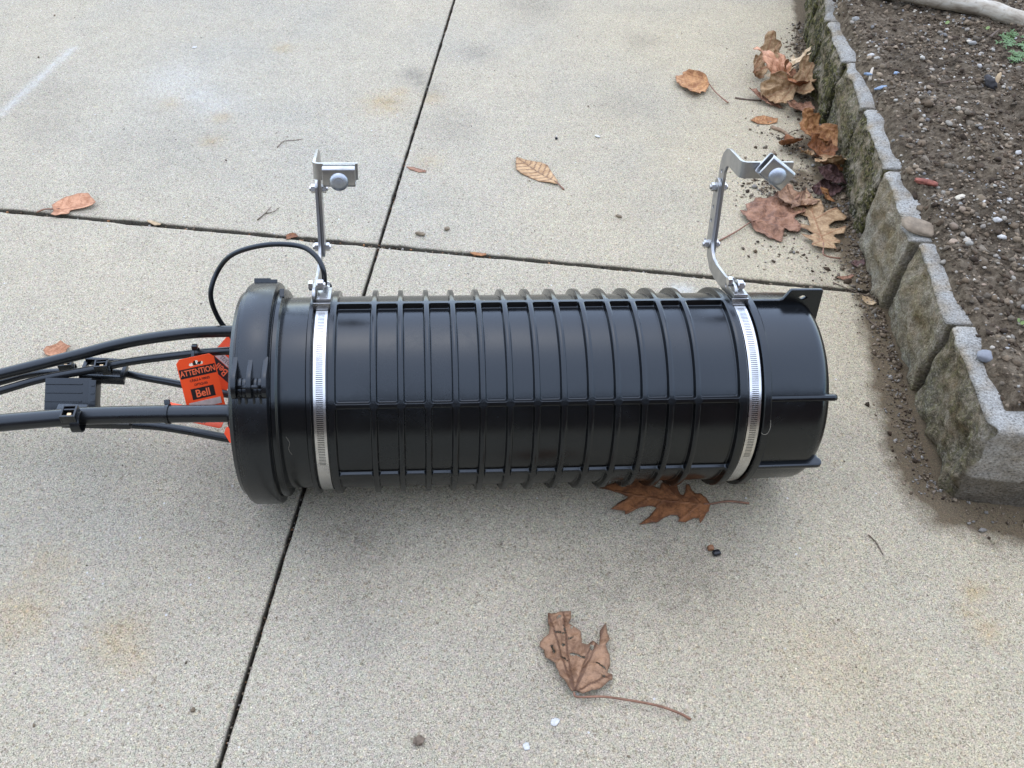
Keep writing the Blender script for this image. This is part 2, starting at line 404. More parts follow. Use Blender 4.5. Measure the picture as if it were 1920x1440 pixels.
drive = empty('driveway', (0, 0, 0), kind='structure', label='pale concrete driveway slabs with dark open joints')
def slab(su, sv, ulim, vlim, ufine, vfine):
    U = [0.0, 0.0008, 0.002, 0.0045] + [q for q in samples(0.012, ulim, 0.012, ufine, 0.009)]
    Vv = [0.0, 0.0008, 0.002, 0.0045] + [q for q in samples(0.012, vlim, 0.012, vfine, 0.009)]
    drop = {0.0: 0.0026, 0.0008: 0.0012, 0.002: 0.0004, 0.0045: 0.0}
    nu, nv = len(U), len(Vv); X = np.zeros((nu, nv)); Y = np.zeros((nu, nv)); Z = np.zeros((nu, nv))
    for i, a in enumerate(U):
        for j, b in enumerate(Vv):
            q = JX + EB * su * (a + 0.0017) + EA * sv * (b + 0.0033)
            if a < 0.012:   # chipped arris along the joint
                q += EB * su * (1 - a / 0.012) * (0.0009 * nz((q.x, q.y, 0), 90, 3) + 0.0012 * max(0, nz((q.x, q.y, 0), 35, 9)))
            if b < 0.012:
                q += EA * sv * (1 - b / 0.012) * (0.0014 * nz((q.x, q.y, 0), 70, 5) + 0.0028 * max(0, nz((q.x, q.y, 0), 30, 11)))
            X[i, j], Y[i, j] = q.x, q.y
            Z[i, j] = -drop.get(a, 0) - drop.get(b, 0)
    verts = np.stack([X.ravel(), Y.ravel(), Z.ravel()], 1)
    idx = np.arange(nu * nv).reshape(nu, nv); F = []
    for i in range(nu - 1):
        for j in range(nv - 1):
            f = (idx[i, j], idx[i + 1, j], idx[i + 1, j + 1], idx[i, j + 1])
            F.append(tuple(int(k) for k in (f if su * sv > 0 else f[::-1])))
    base = len(verts); ring = [int(k) for k in list(idx[:, 0])[::-1] + list(idx[0, 1:])]
    low = verts[ring].copy(); low[:, 2] = -0.0315
    verts = np.vstack([verts, low])
    for k in range(len(ring) - 1):
        f = (ring[k], ring[k + 1], base + k + 1, base + k); F.append(f if su * sv > 0 else f[::-1])
    me = mesh('concrete_slab', verts, F)
    x, y = verts[:, 0], verts[:, 1]
    d = dist_poly(x, y, WALL); wd = np.interp(y, [0.5, 0.62, 0.75, 0.95, 1.05, 1.2, 1.6], [0.046, 0.043, 0.041, 0.030, 0.035, 0.045, 0.02])
    damp = np.clip(1 - 0.5 * d / wd, 0, 1)
    damp = np.maximum(damp, blobs(x, y, [(0.515, 1.215, 0.05, 0.66), (0.55, 1.30, 0.05, 0.75), (0.46, 1.19, 0.03, 0.5), (0.55, 1.10, 0.04, 0.72)]))
    grime = np.zeros(len(x)); grime[base:] = 1.0; grime[np.array(ring)] = 0.75; grime[:base] = np.maximum(grime[:base], np.where(verts[:base, 2] < -0.0010, 0.22, 0.0))
    line = np.exp(-(dist_poly(x, y, [(-0.7704, 1.3525), (-0.74, 1.51), (-0.723, 1.5886)]) / 0.0075) ** 2)
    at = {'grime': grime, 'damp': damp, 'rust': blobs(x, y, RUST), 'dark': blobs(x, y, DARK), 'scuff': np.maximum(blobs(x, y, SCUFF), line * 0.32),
          'warm': np.clip((x - 0.05) / 0.35, 0, 1), 'cool': blobs(x, y, [(-0.45, 1.40, 0.30, 0.9), (-0.2, 1.2, 0.25, 0.6), (-0.25, 0.45, 0.2, 0.3)])}
    for k, a in at.items():
        q = me.attributes.new(k, 'FLOAT', 'POINT'); q.data.foreach_set('value', a.astype(np.float32))
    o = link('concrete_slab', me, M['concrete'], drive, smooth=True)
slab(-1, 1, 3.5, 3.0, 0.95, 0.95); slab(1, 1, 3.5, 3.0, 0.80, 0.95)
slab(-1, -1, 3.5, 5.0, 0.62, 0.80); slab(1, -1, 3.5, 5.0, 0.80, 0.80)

# ------------------------------------------------------------------ planting bed soil
FRONT_Y = [0.55, 0.6195, 0.7628, 0.9125, 1.07, 1.2312, 1.3735, 1.5178, 1.603, 1.80, 2.0]
FRONT_X = [0.524, 0.5282, 0.5432, 0.5538, 0.5609, 0.5842, 0.5919, 0.602, 0.622, 0.668, 0.71]
def front_x(y): return float(np.interp(y, FRONT_Y, FRONT_X))
def soil_z(x, y):
    v = (x, y, 0.0)
    e = min(x - front_x(y) - 0.023 + 0.009 * nz(v, 22, 1), (y - 0.634) * 1.6 + 0.004 * nz(v, 40, 2))
    k = max(0.0, min(1.0, 0.5 + e / 0.018)); k = k * k * (3 - 2 * k)
    z = 0.100 + 0.024 * k + 0.045 * max(0, x - 0.6) + 0.012 * max(0, y - 0.9)
    z += k * (0.011 * fbm(v, 9, 4, 2) + 0.009 * fbm(v, 34, 8, 2) + 0.0065 * fbm(v, 95, 5, 2))
    c = nz(v, 60, 21)
    z += k * 0.004 * max(0, c) ** 1.5
    return z
xs = list(np.arange(0.0, 0.66, 0.0052)) + [0.75, 1.0, 1.6, 2.5]; ys = list(np.arange(0.606, 1.98, 0.0058)) + [2.1, 2.5, 3.2]
V = []; F = []
for y in ys:
    for x0 in xs: x = front_x(y) + 0.011 + x0; V.append((x, y, soil_z(x, y)))
n = len(xs)
for j in range(len(ys) - 1):
    for i in range(n - 1): F.append((j * n + i, j * n + i + 1, (j + 1) * n + i + 1, (j + 1) * n + i))
link('soil', mesh('soil', V, F), M['soil'], smooth=True, kind='structure', label='dark lumpy garden soil behind the block edging')

ICO = {}
def ico(sub):
    if sub not in ICO:
        bm = bmesh.new(); bmesh.ops.create_icosphere(bm, subdivisions=sub, radius=1.0)
        bm.verts.ensure_lookup_table()
        ICO[sub] = (np.array([v.co for v in bm.verts]), np.array([[v.index for v in f.verts] for f in bm.faces])); bm.free()
    return ICO[sub]

def scatter(name, pts, rad, cols, sub, mat, flat=0.65, lump=0.25, smooth=True, **k):
    """many small stones or crumbs joined into one mesh"""
    bv, bf = ico(sub); n = len(pts); pts = np.asarray(pts, float); rad = np.asarray(rad, float)
    nv = len(bv)
    sc = np.stack([rng.uniform(0.75, 1.35, n), rng.uniform(0.65, 1.1, n), rng.uniform(flat * 0.7, flat * 1.3, n)], 1) * rad[:, None]
    d = 1 + lump * rng.uniform(-1, 1, (n, nv))
    P_ = bv[None] * d[..., None] * sc[:, None, :]
    a = rng.uniform(0, 6.283, n); tl = rng.normal(0, 0.35, n)
    x = P_[..., 0]; z = P_[..., 2]
    P_ = np.stack([x * np.cos(tl)[:, None] - z * np.sin(tl)[:, None], P_[..., 1], x * np.sin(tl)[:, None] + z * np.cos(tl)[:, None]], -1)
    x, y = P_[..., 0].copy(), P_[..., 1].copy()
    P_[..., 0] = x * np.cos(a)[:, None] - y * np.sin(a)[:, None]; P_[..., 1] = x * np.sin(a)[:, None] + y * np.cos(a)[:, None]
    P_ += pts[:, None, :]
    FF = (bf[None] + (np.arange(n) * nv)[:, None, None]).reshape(-1, 3)
    me = bpy.data.meshes.new(name); me.vertices.add(n * nv); me.vertices.foreach_set('co', P_.reshape(-1).astype(np.float32))
    me.loops.add(FF.size); me.loops.foreach_set('vertex_index', FF.reshape(-1).astype(np.int32))
    me.polygons.add(len(FF)); me.polygons.foreach_set('loop_start', (np.arange(len(FF)) * 3).astype(np.int32))
    me.update(calc_edges=True); me.validate()
    ca = me.color_attributes.new('Col', 'FLOAT_COLOR', 'POINT')
    C4 = np.concatenate([np.repeat(np.asarray(cols, float), nv, 0), np.ones((n * nv, 1))], 1)
    ca.data.foreach_set('color', C4.reshape(-1).astype(np.float32))
    return link(name, me, mat, smooth=smooth, **k)

def pick(pal, n):
    pal = np.array(pal, float); return pal[rng.integers(0, len(pal), n)] * rng.uniform(0.7, 1.2, (n, 1))
SOILC = None
PEB = [(0.34, 0.30, 0.24), (0.40, 0.37, 0.31), (0.28, 0.25, 0.20), (0.22, 0.21, 0.19), (0.42, 0.37, 0.29), (0.17, 0.16, 0.15), (0.27, 0.20, 0.14), (0.46, 0.44, 0.40), (0.24, 0.21, 0.17)]
SOILC0 = [(0.075, 0.057, 0.041), (0.125, 0.10, 0.074), (0.05, 0.038, 0.028), (0.17, 0.142, 0.108), (0.22, 0.185, 0.145), (0.13, 0.115, 0.095)]

SOILC = [(a * 1.10, b * 1.0, c * 0.86) for a, b, c in SOILC0]
def bed_points(n, dens):
    out = []
    while len(out) < n:
        y = rng.uniform(0.63, 1.92); x = rng.uniform(front_x(y) + 0.016, 1.17)
        if y > 0.63 and (x - 0.55) < 0.30 + (y - 0.6) * 0.42 and nz((x, y, 0), 11, 40) + rng.uniform(-0.6, 0.6) > dens: out.append((x, y, soil_z(x, y)))
    return np.array(out)
q = bed_points(3400, 0.05); r_ = np.clip(rng.lognormal(math.log(0.0017), 0.45, len(q)), 0.001, 0.0072)
q[:, 2] += r_ * 0.15
scatter('gravel', q, r_, pick(PEB, len(q)), 2, M['pebble'], 0.6, 0.20, kind='stuff', label='pale small stones scattered through the garden soil', cat='gravel')
q = bed_points(26000, -0.3); r_ = np.clip(rng.lognormal(math.log(0.0015), 0.58, len(q)), 0.0006, 0.0060); q[:, 2] += r_ * 0.1
scatter('soil_crumbs', q, r_, pick(SOILC, len(q)), 1, M['crumb'], 0.6, 0.6, False, kind='stuff', label='loose dark crumbs of garden soil', cat='soil')

# loose dirt washed out along the foot of the blocks and in the joints
pts = []; rad = []
while len(pts) < 3000:
    y = rng.uniform(0.55, 1.75); d = abs(rng.normal(0, 0.016)); x = float(np.interp(y, [q[1] for q in WALL[::-1]][2:], [q[0] for q in WALL[::-1]][2:])) - d
    if y < 0.60: x = rng.uniform(0.53, 0.66); y = 0.597 - 0.11 * max(0, x - 0.56) - d
    r = float(np.clip(rng.lognormal(math.log(0.0011), 0.5), 0.0005, 0.0045)); pts.append((x, y, r * 0.35)); rad.append(r)
for cx, cy, s_, n_ in ((0.49, 1.20, 0.030, 420), (0.455, 1.17, 0.022, 160), (0.53, 1.13, 0.03, 240), (0.50, 1.06, 0.05, 90), (0.55, 1.30, 0.03, 160), (0.50, 1.35, 0.02, 40), (0.45, 1.03, 0.03, 40), (0.51, 0.99, 0.02, 60)):
    for _ in range(n_):
        r = float(np.clip(rng.lognormal(math.log(0.0014), 0.5), 0.0006, 0.005)); pts.append((rng.normal(cx, s_), rng.normal(cy, s_), r * 0.4)); rad.append(r)
for _ in range(260):
    r = float(np.clip(rng.lognormal(math.log(0.0008), 0.4), 0.0005, 0.002)); pts.append((rng.uniform(-0.8, 0.55), rng.uniform(0.32, 1.8), r * 0.4)); rad.append(r)
scatter('dirt_crumbs', pts, rad, pick(SOILC + [(0.2, 0.16, 0.12), (0.22, 0.2, 0.17)], len(pts)), 1, M['crumb'], 0.7, 0.5, False, kind='stuff', label='brown dirt crumbs along the foot of the stone edging', cat='dirt')
pts = []; rad = []
for _ in range(1500):
    t = rng.uniform(-0.8, 0.75); q = JX + EB * t + EA * rng.normal(0, 0.0022); r = float(rng.uniform(0.0008, 0.0024)); pts.append((q.x, q.y, -0.020 + rng.uniform(0, 0.0165))); rad.append(r)
for _ in range(1100):
    t = rng.uniform(-0.85, 0.9); q = JX + EA * t + EB * rng.normal(0, 0.0014); r = float(rng.uniform(0.0006, 0.0017)); pts.append((q.x, q.y, -0.020 + rng.uniform(0, 0.0165))); rad.append(r)
scatter('joint_debris', pts, rad, pick(SOILC + [(0.03, 0.025, 0.02), (0.26, 0.13, 0.06), (0.33, 0.30, 0.26)], len(pts)), 1, M['crumb'], 0.7, 0.5, False, kind='stuff', label='grit and leaf scraps lodged in the slab joints', cat='debris')

# ------------------------------------------------------------------ retaining blocks
def block(y0, y1, yaw, dx, depth, label, corner=False, moss=1.0, h=0.112):
    L = y1 - y0 - 0.0045; W = depth; sx, sy, sz = W / 0.0042, L / 0.0042, (h + 0.01) / 0.0042
    nx, ny, nzz = int(sx), int(sy), int(sz)
    bm = bmesh.new(); vid = {}
    def vv(i, j, k):
        key = (i, j, k)
        if key not in vid: vid[key] = bm.verts.new((i / nx * W, j / ny * L - L / 2, k / nzz * (h + 0.01) - 0.01))
        return vid[key]
    for i in range(nx):
        for j in range(ny): bm.faces.new((vv(i, j, nzz), vv(i + 1, j, nzz), vv(i + 1, j + 1, nzz), vv(i, j + 1, nzz)))
    for k in range(nzz):
        for j in range(ny): bm.faces.new((vv(0, j, k), vv(0, j, k + 1), vv(0, j + 1, k + 1), vv(0, j + 1, k)))
        for i in range(nx):
            bm.faces.new((vv(i, 0, k), vv(i + 1, 0, k), vv(i + 1, 0, k + 1), vv(i, 0, k + 1)))
            bm.faces.new((vv(i, ny, k), vv(i, ny, k + 1), vv(i + 1, ny, k + 1), vv(i + 1, ny, k)))
    fx = (front_x(y0) + front_x(y1)) / 2 + dx; cy = (y0 + y1) / 2
    at = []; seed = y0 * 37.0
    rc = 0.0035
    for v in bm.verts:
        x, y, z = v.co; face = max(0.0, 1 - x / 0.006); endn = max(0.0, 1 - (y + L / 2) / 0.006) if corner else 0.0
        top = max(0.0, 1 - (h - z) / 0.004)
        pz = (x + seed, y + cy * 3, z)
        # rounded front corners and arris
        cy_ = max(0.0, abs(y) - (L / 2 - rc * (5.0 if corner and y < 0 else 1.0))); cx_ = max(0.0, rc * (5.0 if corner and y < 0 else 1.0) - x); rr = rc * (5.0 if corner and y < 0 else 1.0)
        dd = math.hypot(cy_, cx_)
        if dd > rr:
            s_ = rr / dd; x = rr - cx_ * s_ if cx_ > 0 else x; y = math.copysign(abs(y) - cy_ + cy_ * s_, y)
        bul = math.sin(min(1, max(0, (z + 0.01) / (h + 0.01))) * math.pi) ** 0.7
        vx = -face * (0.009 * bul * (0.6 + 0.7 * fbm(pz, 17, 1, 3)) + 0.016 * (0.5 - abs(fbm(pz, 21, 2, 2))) - 0.008 + 0.010 * fbm(pz, 30, 4, 3) + 0.0045 * fbm(pz, 90, 5, 3)) * (1 - 0.75 * top)
        vy = -endn * (0.004 * bul + 0.006 * fbm(pz, 18, 7, 3) + 0.002 * fbm(pz, 90, 3, 2)) * (1 - 0.75 * top)
        vz = top * (0.0012 * fbm(pz, 60, 6, 2) - 0.003 * max(0, 1 - x / 0.005) + 0.002 * fbm(pz, 18, 8, 2)) 
        ed = min(1.0, max(0.0, (L / 2 - abs(y)) / 0.016)); vx *= (0.25 + 0.75 * ed) if not (corner and y < 0) else 1.0
        v.co = (x + vx, y + vy, z + vz)
        side = 1.0 if abs(v.co.y) > L / 2 - 0.0045 and not (corner and y < 0) else 0.0
        fa = max(face, endn * 0.55, side) * (1 - 0.85 * top)
        if top > 0: fa = max(fa, min(1.0, max(0.0, 0.15 + 1.6 * fbm(pz, 45, 31, 3) + 0.5 * max(0.0, 1 - x / 0.008))))
        at.append((fa, max(face, side * 1.2) * moss * (1 - top) * min(1.0, max(0.0, 1.25 - 0.5 * endn)), (endn * (1 if z < 0.045 + 0.012 * fbm(pz, 20, 9, 3) else 0) * 0.8)))
    me = bm_mesh('retaining_block', bm)
    for i, k in enumerate(('face', 'moss', 'wet')):
        a = me.attributes.new(k, 'FLOAT', 'POINT'); a.data.foreach_set('value', [q[i] for q in at])
    o = link('retaining_block', me, M['stone'], smooth=True, label=label, cat='stone block', group='concrete blocks edging the planting bed')
    o.location = (fx, cy, 0); o.rotation_euler = (0, 0, yaw); return o
block(0.603, 0.7628, R(-6.5), 0.001, 0.20, 'nearest corner edging block with pale chipped top and flat damp end face', True, 0.75)
block(0.7628, 0.9125, R(-6.5), 0.000, 0.085, 'long brown split face edging block just behind the corner block', moss=0.55)
block(0.9125, 1.07, R(-6.5), -0.001, 0.085, 'grey speckled edging block beside the tan oak leaf', moss=0.45)
block(1.07, 1.2312, R(-6.5), 0.001, 0.085, 'mossy edging block behind the bolted clamp of the far bracket', moss=1.0)
block(1.2312, 1.3735, R(-6.5), 0.000, 0.085, 'mossy edging block touching the orange crumpled leaf pile', moss=0.9)
block(1.3735, 1.5178, R(-6.5), 0.000, 0.085, 'dark mossy edging block beside the upper tan leaf pile', moss=1.2)
block(1.5178, 1.665, R(-13), 0.000, 0.085, 'green edged block at the top edge of the picture', moss=1.3)
block(1.665, 1.815, R(-15), 0.000, 0.085, 'farthest edging block, half cut off by the top of the picture', moss=1.3)

# ------------------------------------------------------------------ unseen house, added behind the camera so the closure mirrors something dark
hs = empty('house', (0, -3.0, 0), label='unseen dark house added behind the camera to darken the closure reflection', cat='house')
def hp(name, c, d, mat, par=None, bev=0.0):
    me = box(name, Vector(c) - Vector((0, -3.0, 0)), d, None, bev); return link(name, me, mat, par or hs)
brick = mat_flat('dark_brick', (0.09, 0.05, 0.038), 0.9, 0.3, 12); shingle = mat_flat('roof_shingle', (0.05, 0.048, 0.045), 0.9, 0.3, 10); white = mat_flat('door_paint', (0.07, 0.05, 0.038), 0.5, 0.05, 4)
hp('added_wall', (-4.3, -3.15, 1.2), (5.4, 0.3, 2.46), brick); hp('added_wall', (4.6, -3.15, 1.2), (6.0, 0.3, 2.46), brick); hp('added_wall', (0.0, -3.15, 2.28), (3.2, 0.3, 0.30), brick)
gd = hp('added_garage_door', (0.0, -3.20, 1.05), (3.2, 0.08, 2.16), white)
for k in range(4): hp('added_door_panel', (0.0, -3.15, 0.27 + k * 0.53), (3.1, 0.03, 0.49), white, gd, 0.008)
rf = mesh('added_roof', [(-7.5, 0.45, 2.34), (8.1, 0.45, 2.34), (8.1, -4.6, 4.2), (-7.5, -4.6, 4.2), (8.1, -9.6, 2.34), (-7.5, -9.6, 2.34), (-7.5, 0.45, 2.50), (8.1, 0.45, 2.50), (8.1, -4.6, 4.36), (-7.5, -4.6, 4.36), (8.1, -9.6, 2.5), (-7.5, -9.6, 2.5)], [(0, 1, 2, 3), (3, 2, 4, 5), (6, 9, 8, 7), (9, 11, 10, 8), (0, 6, 7, 1), (1, 7, 8, 2), (2, 8, 10, 4), (0, 3, 9, 6), (3, 5, 11, 9), (4, 10, 11, 5)])
link('added_roof', rf, shingle, hs)

# ------------------------------------------------------------------ splice closure
ZB = 0.1080                                # height of the barrel axis above the root of the thing
CL_LOC = Vector((0.06484, 0.65423, 0.10799)); CL_ROT = Euler((0, 0.01392, 0.06287))
CL_M = Matrix.Translation(CL_LOC) @ CL_ROT.to_matrix().to_4x4() @ Matrix.Translation((0, 0, -ZB))
clo = empty('splice_closure', CL_M.to_translation(), CL_ROT, label='black ribbed plastic cylinder closure lying on the concrete driveway', cat='splice closure')

RP, RR = 0.0972, 0.1030                   # panel and rib radius
RIB_S = [-0.1898] + [(-6 + i) * 0.0252 for i in range(13)] + [0.1942]
LONG_A = [103.0, 39.2, -7.2, -54.0, -103.0, -150.0, 163.0]
HW = {0: 0.0028, 14: 0.0030}
rib_iv = [(s - HW.get(i, 0.0021), s + HW.get(i, 0.0021)) for i, s in enumerate(RIB_S)]
panel_s = [(rib_iv[i][1], rib_iv[i + 1][0]) for i in range(14)]
LA = sorted(LONG_A); LHW = math.degrees(0.0018 / RR)
panel_a = [(LA[i] + LHW, (LA[(i + 1) % 7] + (360 if i == 6 else 0)) - LHW) for i in range(7)]
def sstep(t): t = max(0.0, min(1.0, t)); return t * t * (3 - 2 * t)
def top_r(s, a, b, ang):
    # the lower lengthwise ribs stand less proud than the rings
    if abs((ang - 39.2 + 180) % 360 - 180) < 12 or abs((ang - 103.0 + 180) % 360 - 180) < 12: return RR
    return RR - 0.0026 * sstep((min(s - a, b - s)) / 0.0026)
def radius(s, ang):
    for a, b in panel_s:
        if a - 0.0002 <= s <= b + 0.0002:
            for c, d in panel_a:
                aa = ang
                if aa < c - 0.01: aa += 360
                if c - 0.01 <= aa <= d + 0.01:
                    rad = 0.0028
                    qx = abs(s - (a + b) / 2) - (b - a) / 2 + rad; qy = (abs(aa - (c + d) / 2) - (d - c) / 2) * math.pi / 180 * RR + rad
                    dd = math.hypot(max(qx, 0), max(qy, 0)) + min(max(qx, qy), 0) - rad
                    tp_ = top_r(s, a, b, ang); return tp_ - (tp_ - RP) * sstep(-dd / 0.0013)
            return top_r(s, a, b, ang)
    return RR
EDG = [0.0, 0.00035, 0.0007, 0.0010, 0.0013, 0.0020, 0.0030]
S = set()
for a, b in panel_s:
    for e in EDG: S.add(round(a + e, 5)); S.add(round(b - e, 5))
    S.add(round((a + b) / 2, 5))
for a, b in rib_iv: S.add(round((a + b) / 2, 5))
S.add(round(rib_iv[0][0], 5)); S.add(round(rib_iv[14][1], 5))
S = sorted(S)
Aset = set(range(-180, 180, 2))
for a, b in panel_a:
    for e in EDG:
        d = math.degrees(e / RR)
        for q in (a + d, b - d): Aset.add(round((q + 180) % 360 - 180, 4))
Ang = sorted(Aset)
ns, na = len(S), len(Ang)
G = np.zeros((ns, na, 3))
for i, s in enumerate(S):
    for j, a in enumerate(Ang):
        r = radius(s, a); G[i, j] = (s, -r * math.cos(R(a)), ZB + r * math.sin(R(a)))
du = np.zeros_like(G); du[1:-1] = G[2:] - G[:-2]; du[0] = G[1] - G[0]; du[-1] = G[-1] - G[-2]
dv = np.roll(G, -1, 1) - np.roll(G, 1, 1)
NN = np.cross(dv, du); NN /= np.linalg.norm(NN, axis=2, keepdims=True) + 1e-12
rad_dir = G - np.array([0, 0, ZB]); rad_dir[..., 0] = 0
NN *= np.sign((NN * rad_dir).sum(2, keepdims=True))
def grid_piece(name, cells, mat, parent):
    vid = {}; V = []; N_ = []; F = []
    def g(i, j):
        j %= na
        if (i, j) not in vid: vid[(i, j)] = len(V); V.append(tuple(G[i, j])); N_.append(tuple(NN[i, j]))
        return vid[(i, j)]
    for i, j in cells: F.append((g(i, j), g(i + 1, j), g(i + 1, j + 1), g(i, j + 1)))
    if not F: return None
    me = mesh(name, V, F); o = link(name, me, mat, parent, smooth=True)
    me.normals_split_custom_set_from_vertices(N_); return o
cell_kind = {}
for i in range(ns - 1):
    sm = (S[i] + S[i + 1]) / 2
    ri = next((k for k, (a, b) in enumerate(rib_iv) if a - 0.0010 <= sm <= b + 0.0010), None)
    for j in range(na):
        if ri is not None: cell_kind.setdefault(('rib', ri), []).append((i, j)); continue
        am = (Ang[j] + (Ang[(j + 1) % na] + (360 if j == na - 1 else 0))) / 2
        li = next((k for k, a in enumerate(LA) if abs((am - a + 180) % 360 - 180) <= LHW + 0.55), None)
        cell_kind.setdefault(('long', li) if li is not None else ('shell', 0), []).append((i, j))
shell = grid_piece('barrel', cell_kind[('shell', 0)], M['plastic'], clo)
for k in range(15): grid_piece('ring_rib', cell_kind[('rib', k)], M['plastic'], clo)
for k in range(7): grid_piece('lengthwise_rib', cell_kind[('long', k)], M['plastic'], clo)

def lath(name, prof, parent, mat=M['plastic'], **k):
    return link(name, lathe(name, prof, z0=ZB, **k), mat, parent, smooth=True)
def auto(o, deg=35):
    me = o.data; bm = bmesh.new(); bm.from_mesh(me); bmesh.ops.recalc_face_normals(bm, faces=bm.faces)
    for e in bm.edges:
        e.smooth = not (len(e.link_faces) == 2 and e.calc_face_angle(0) > R(deg))
    for f in bm.faces: f.smooth = True
    bm.to_mesh(me); bm.free(); return o

# neck, clamp grooves and dome end
neck = lath('neck', [(-0.2440, 0.0960), (-0.2405, 0.0960), (-0.2370, 0.0966), (-0.2140, 0.0968), (-0.2132, 0.0974)], clo)
auto(neck)
f1 = lath('ring_rib', [(-0.2132, 0.0965), (-0.2130, 0.1020), (-0.2124, 0.1029), (-0.2090, 0.1029), (-0.2084, 0.1021), (-0.2080, 0.0978), (-0.1935, 0.0978), (-0.1929, 0.1018), (-0.1926, 0.1030)], clo); auto(f1)
f2 = lath('ring_rib', [(0.1972, 0.1030), (0.1982, 0.1029), (0.1988, 0.1022), (0.1993, 0.0976), (0.2137, 0.0976), (0.2142, 0.1022), (0.2150, 0.1030), (0.2205, 0.1030), (0.2214, 0.1022), (0.2222, 0.0974)], clo); auto(f2)
dome = [(0.2215, 0.0972), (0.2260, 0.0972), (0.2690, 0.0968)]
for k in range(1, 13):
    a = R(90 - 7.5 * k); dome.append((0.2690 + 0.0150 * math.cos(a), 0.0818 + 0.0150 * math.sin(a)))
dome += [(0.2846, 0.06), (0.2852, 0.03), (0.2854, 0.0005)]
auto(lath('dome_end', dome, clo))

def radial_plate(name, outer, holes, thick, ang, parent, mat, bev=0.0008):
    """outline in (s, r) stood up at an angle round the axis"""
    me = plate(name, outer, holes, thick, bev)
    c, s_ = math.cos(R(ang)), math.sin(R(ang))
    Mx = Matrix(((1, 0, 0, 0), (0, -c, s_, 0), (0, s_, c, ZB), (0, 0, 0, 1)))
    me.transform(Mx); o = link(name, me, mat, parent); return auto(o, 40)
def rnd(cx, cy, r, a0, a1, n=6): return [(cx + r * math.cos(R(a0 + (a1 - a0) * k / n)), cy + r * math.sin(R(a0 + (a1 - a0) * k / n))) for k in range(n + 1)]
diamond = [(0.2664, 0.1052), (0.2686, 0.1064), (0.2698, 0.1072), (0.2716, 0.1072), (0.2728, 0.1064), (0.2750, 0.1052), (0.2728, 0.1040), (0.2716, 0.1032), (0.2698, 0.1032), (0.2686, 0.1040)]
ear = [(0.2200, 0.0900), (0.2200, 0.1022), (0.2480, 0.1022), (0.2512, 0.1032), (0.2570, 0.1124), (0.2588, 0.1136)] + rnd(0.2880, 0.1116, 0.0020, 90, 10) + [(0.2898, 0.0795), (0.2890, 0.0780), (0.2600, 0.0780)]
radial_plate('hanging_ear', ear, [diamond], 0.0046, 102.5, clo, M['plastic'])
for ang in (39.2, -7.2, -54, -103, -150, 163):
    lug = [(0.2200, 0.0930), (0.2200, 0.1016), (0.2780, 0.1008)] + rnd(0.2818, 0.0955, 0.0053, 88, -60, 8) + [(0.2830, 0.0860), (0.2800, 0.0800), (0.2500, 0.0900)]
    radial_plate('end_lug', lug, [], 0.0062, ang, clo, M['plastic'], 0.0020)

# collar: end plate, two-part clamp ring, hinge knuckles
ep = lath('end_plate', [(-0.2835, 0.0005), (-0.2835, 0.0985), (-0.2825, 0.1020), (-0.2790, 0.1045), (-0.2700, 0.1045), (-0.2480, 0.1040), (-0.2400, 0.1040), (-0.2385, 0.1025), (-0.2380, 0.0960)], clo, M['ring']); auto(ep)
cr_prof = [(-0.2765, 0.1035), (-0.2765, 0.1075), (-0.2755, 0.1100), (-0.2735, 0.1105), (-0.2730, 0.1118), (-0.2715, 0.1124), (-0.2490, 0.1124), (-0.2468, 0.1114), (-0.2460, 0.1096), (-0.2456, 0.1060), (-0.2456, 0.1035)]
ring = None
for a0, a1 in ((49.5, 229.0), (229.6, 409.0)):
    q = lath('clamp_ring', cr_prof, clo, M['ring'], a0=a0, a1=a1); auto(q, 30); ring = ring or q
# seat flange behind the ring
auto(lath('seat_flange', [(-0.2450, 0.0960), (-0.2448, 0.1044), (-0.2440, 0.1052), (-0.2404, 0.1050), (-0.2394, 0.1040), (-0.2388, 0.0990), (-0.2384, 0.0962)], clo, M['plastic']))

def polar(s, ang, r): return Vector((s, -r * math.cos(R(ang)), ZB + r * math.sin(R(ang))))
def fin(name, s, th, pts, parent):
    """thin fin square to the axis; pts are (angle, radius)"""
    o = [( -r * math.cos(R(a)), r * math.sin(R(a))) for a, r in pts]
    me = plate(name, o, [], th, 0.0005)
    me.transform(Matrix(((0, 0, 1, s), (1, 0, 0, 0), (0, 1, 0, ZB), (0, 0, 0, 1)))); return auto(link(name, me, M['ring'], parent), 40)
for s in (-0.2748, -0.2612, -0.2476):
    fin('hinge_fin', s, 0.0044, [(64, 0.1112), (60.5, 0.1138), (57.5, 0.1172), (55.0, 0.1205), (53, 0.1222), (50, 0.1226), (47, 0.1214), (45.2, 0.1190), (44.4, 0.1155), (44.4, 0.1100), (52, 0.1090)], ring)
for s in (-0.2704, -0.2660, -0.2566, -0.2522):
    fin('hinge_knuckle', s, 0.0040, [(54.6, 0.1100), (53.4, 0.1140), (52.0, 0.1158), (50, 0.1166), (47.5, 0.1162), (45.6, 0.1150), (44.6, 0.1130), (44.4, 0.1100)], ring)
for s in (-0.2705, -0.2645, -0.2575, -0.2515):
    fin('hinge_tooth', s, 0.0022, [(45.5, 0.1100), (45.5, 0.1158), (44, 0.1150), (42.5, 0.1132), (40.6, 0.1112), (42, 0.1090)], ring)
bm = bmesh.new()
q = polar(-0.2615, 49.5, 0.1150); cyl_bm(bm, q, (1, 0, 0), 0.0022, 0.0315, 16)
link('hinge_pin', bm_mesh('hinge_pin', bm), M['ring'], ring, smooth=True)
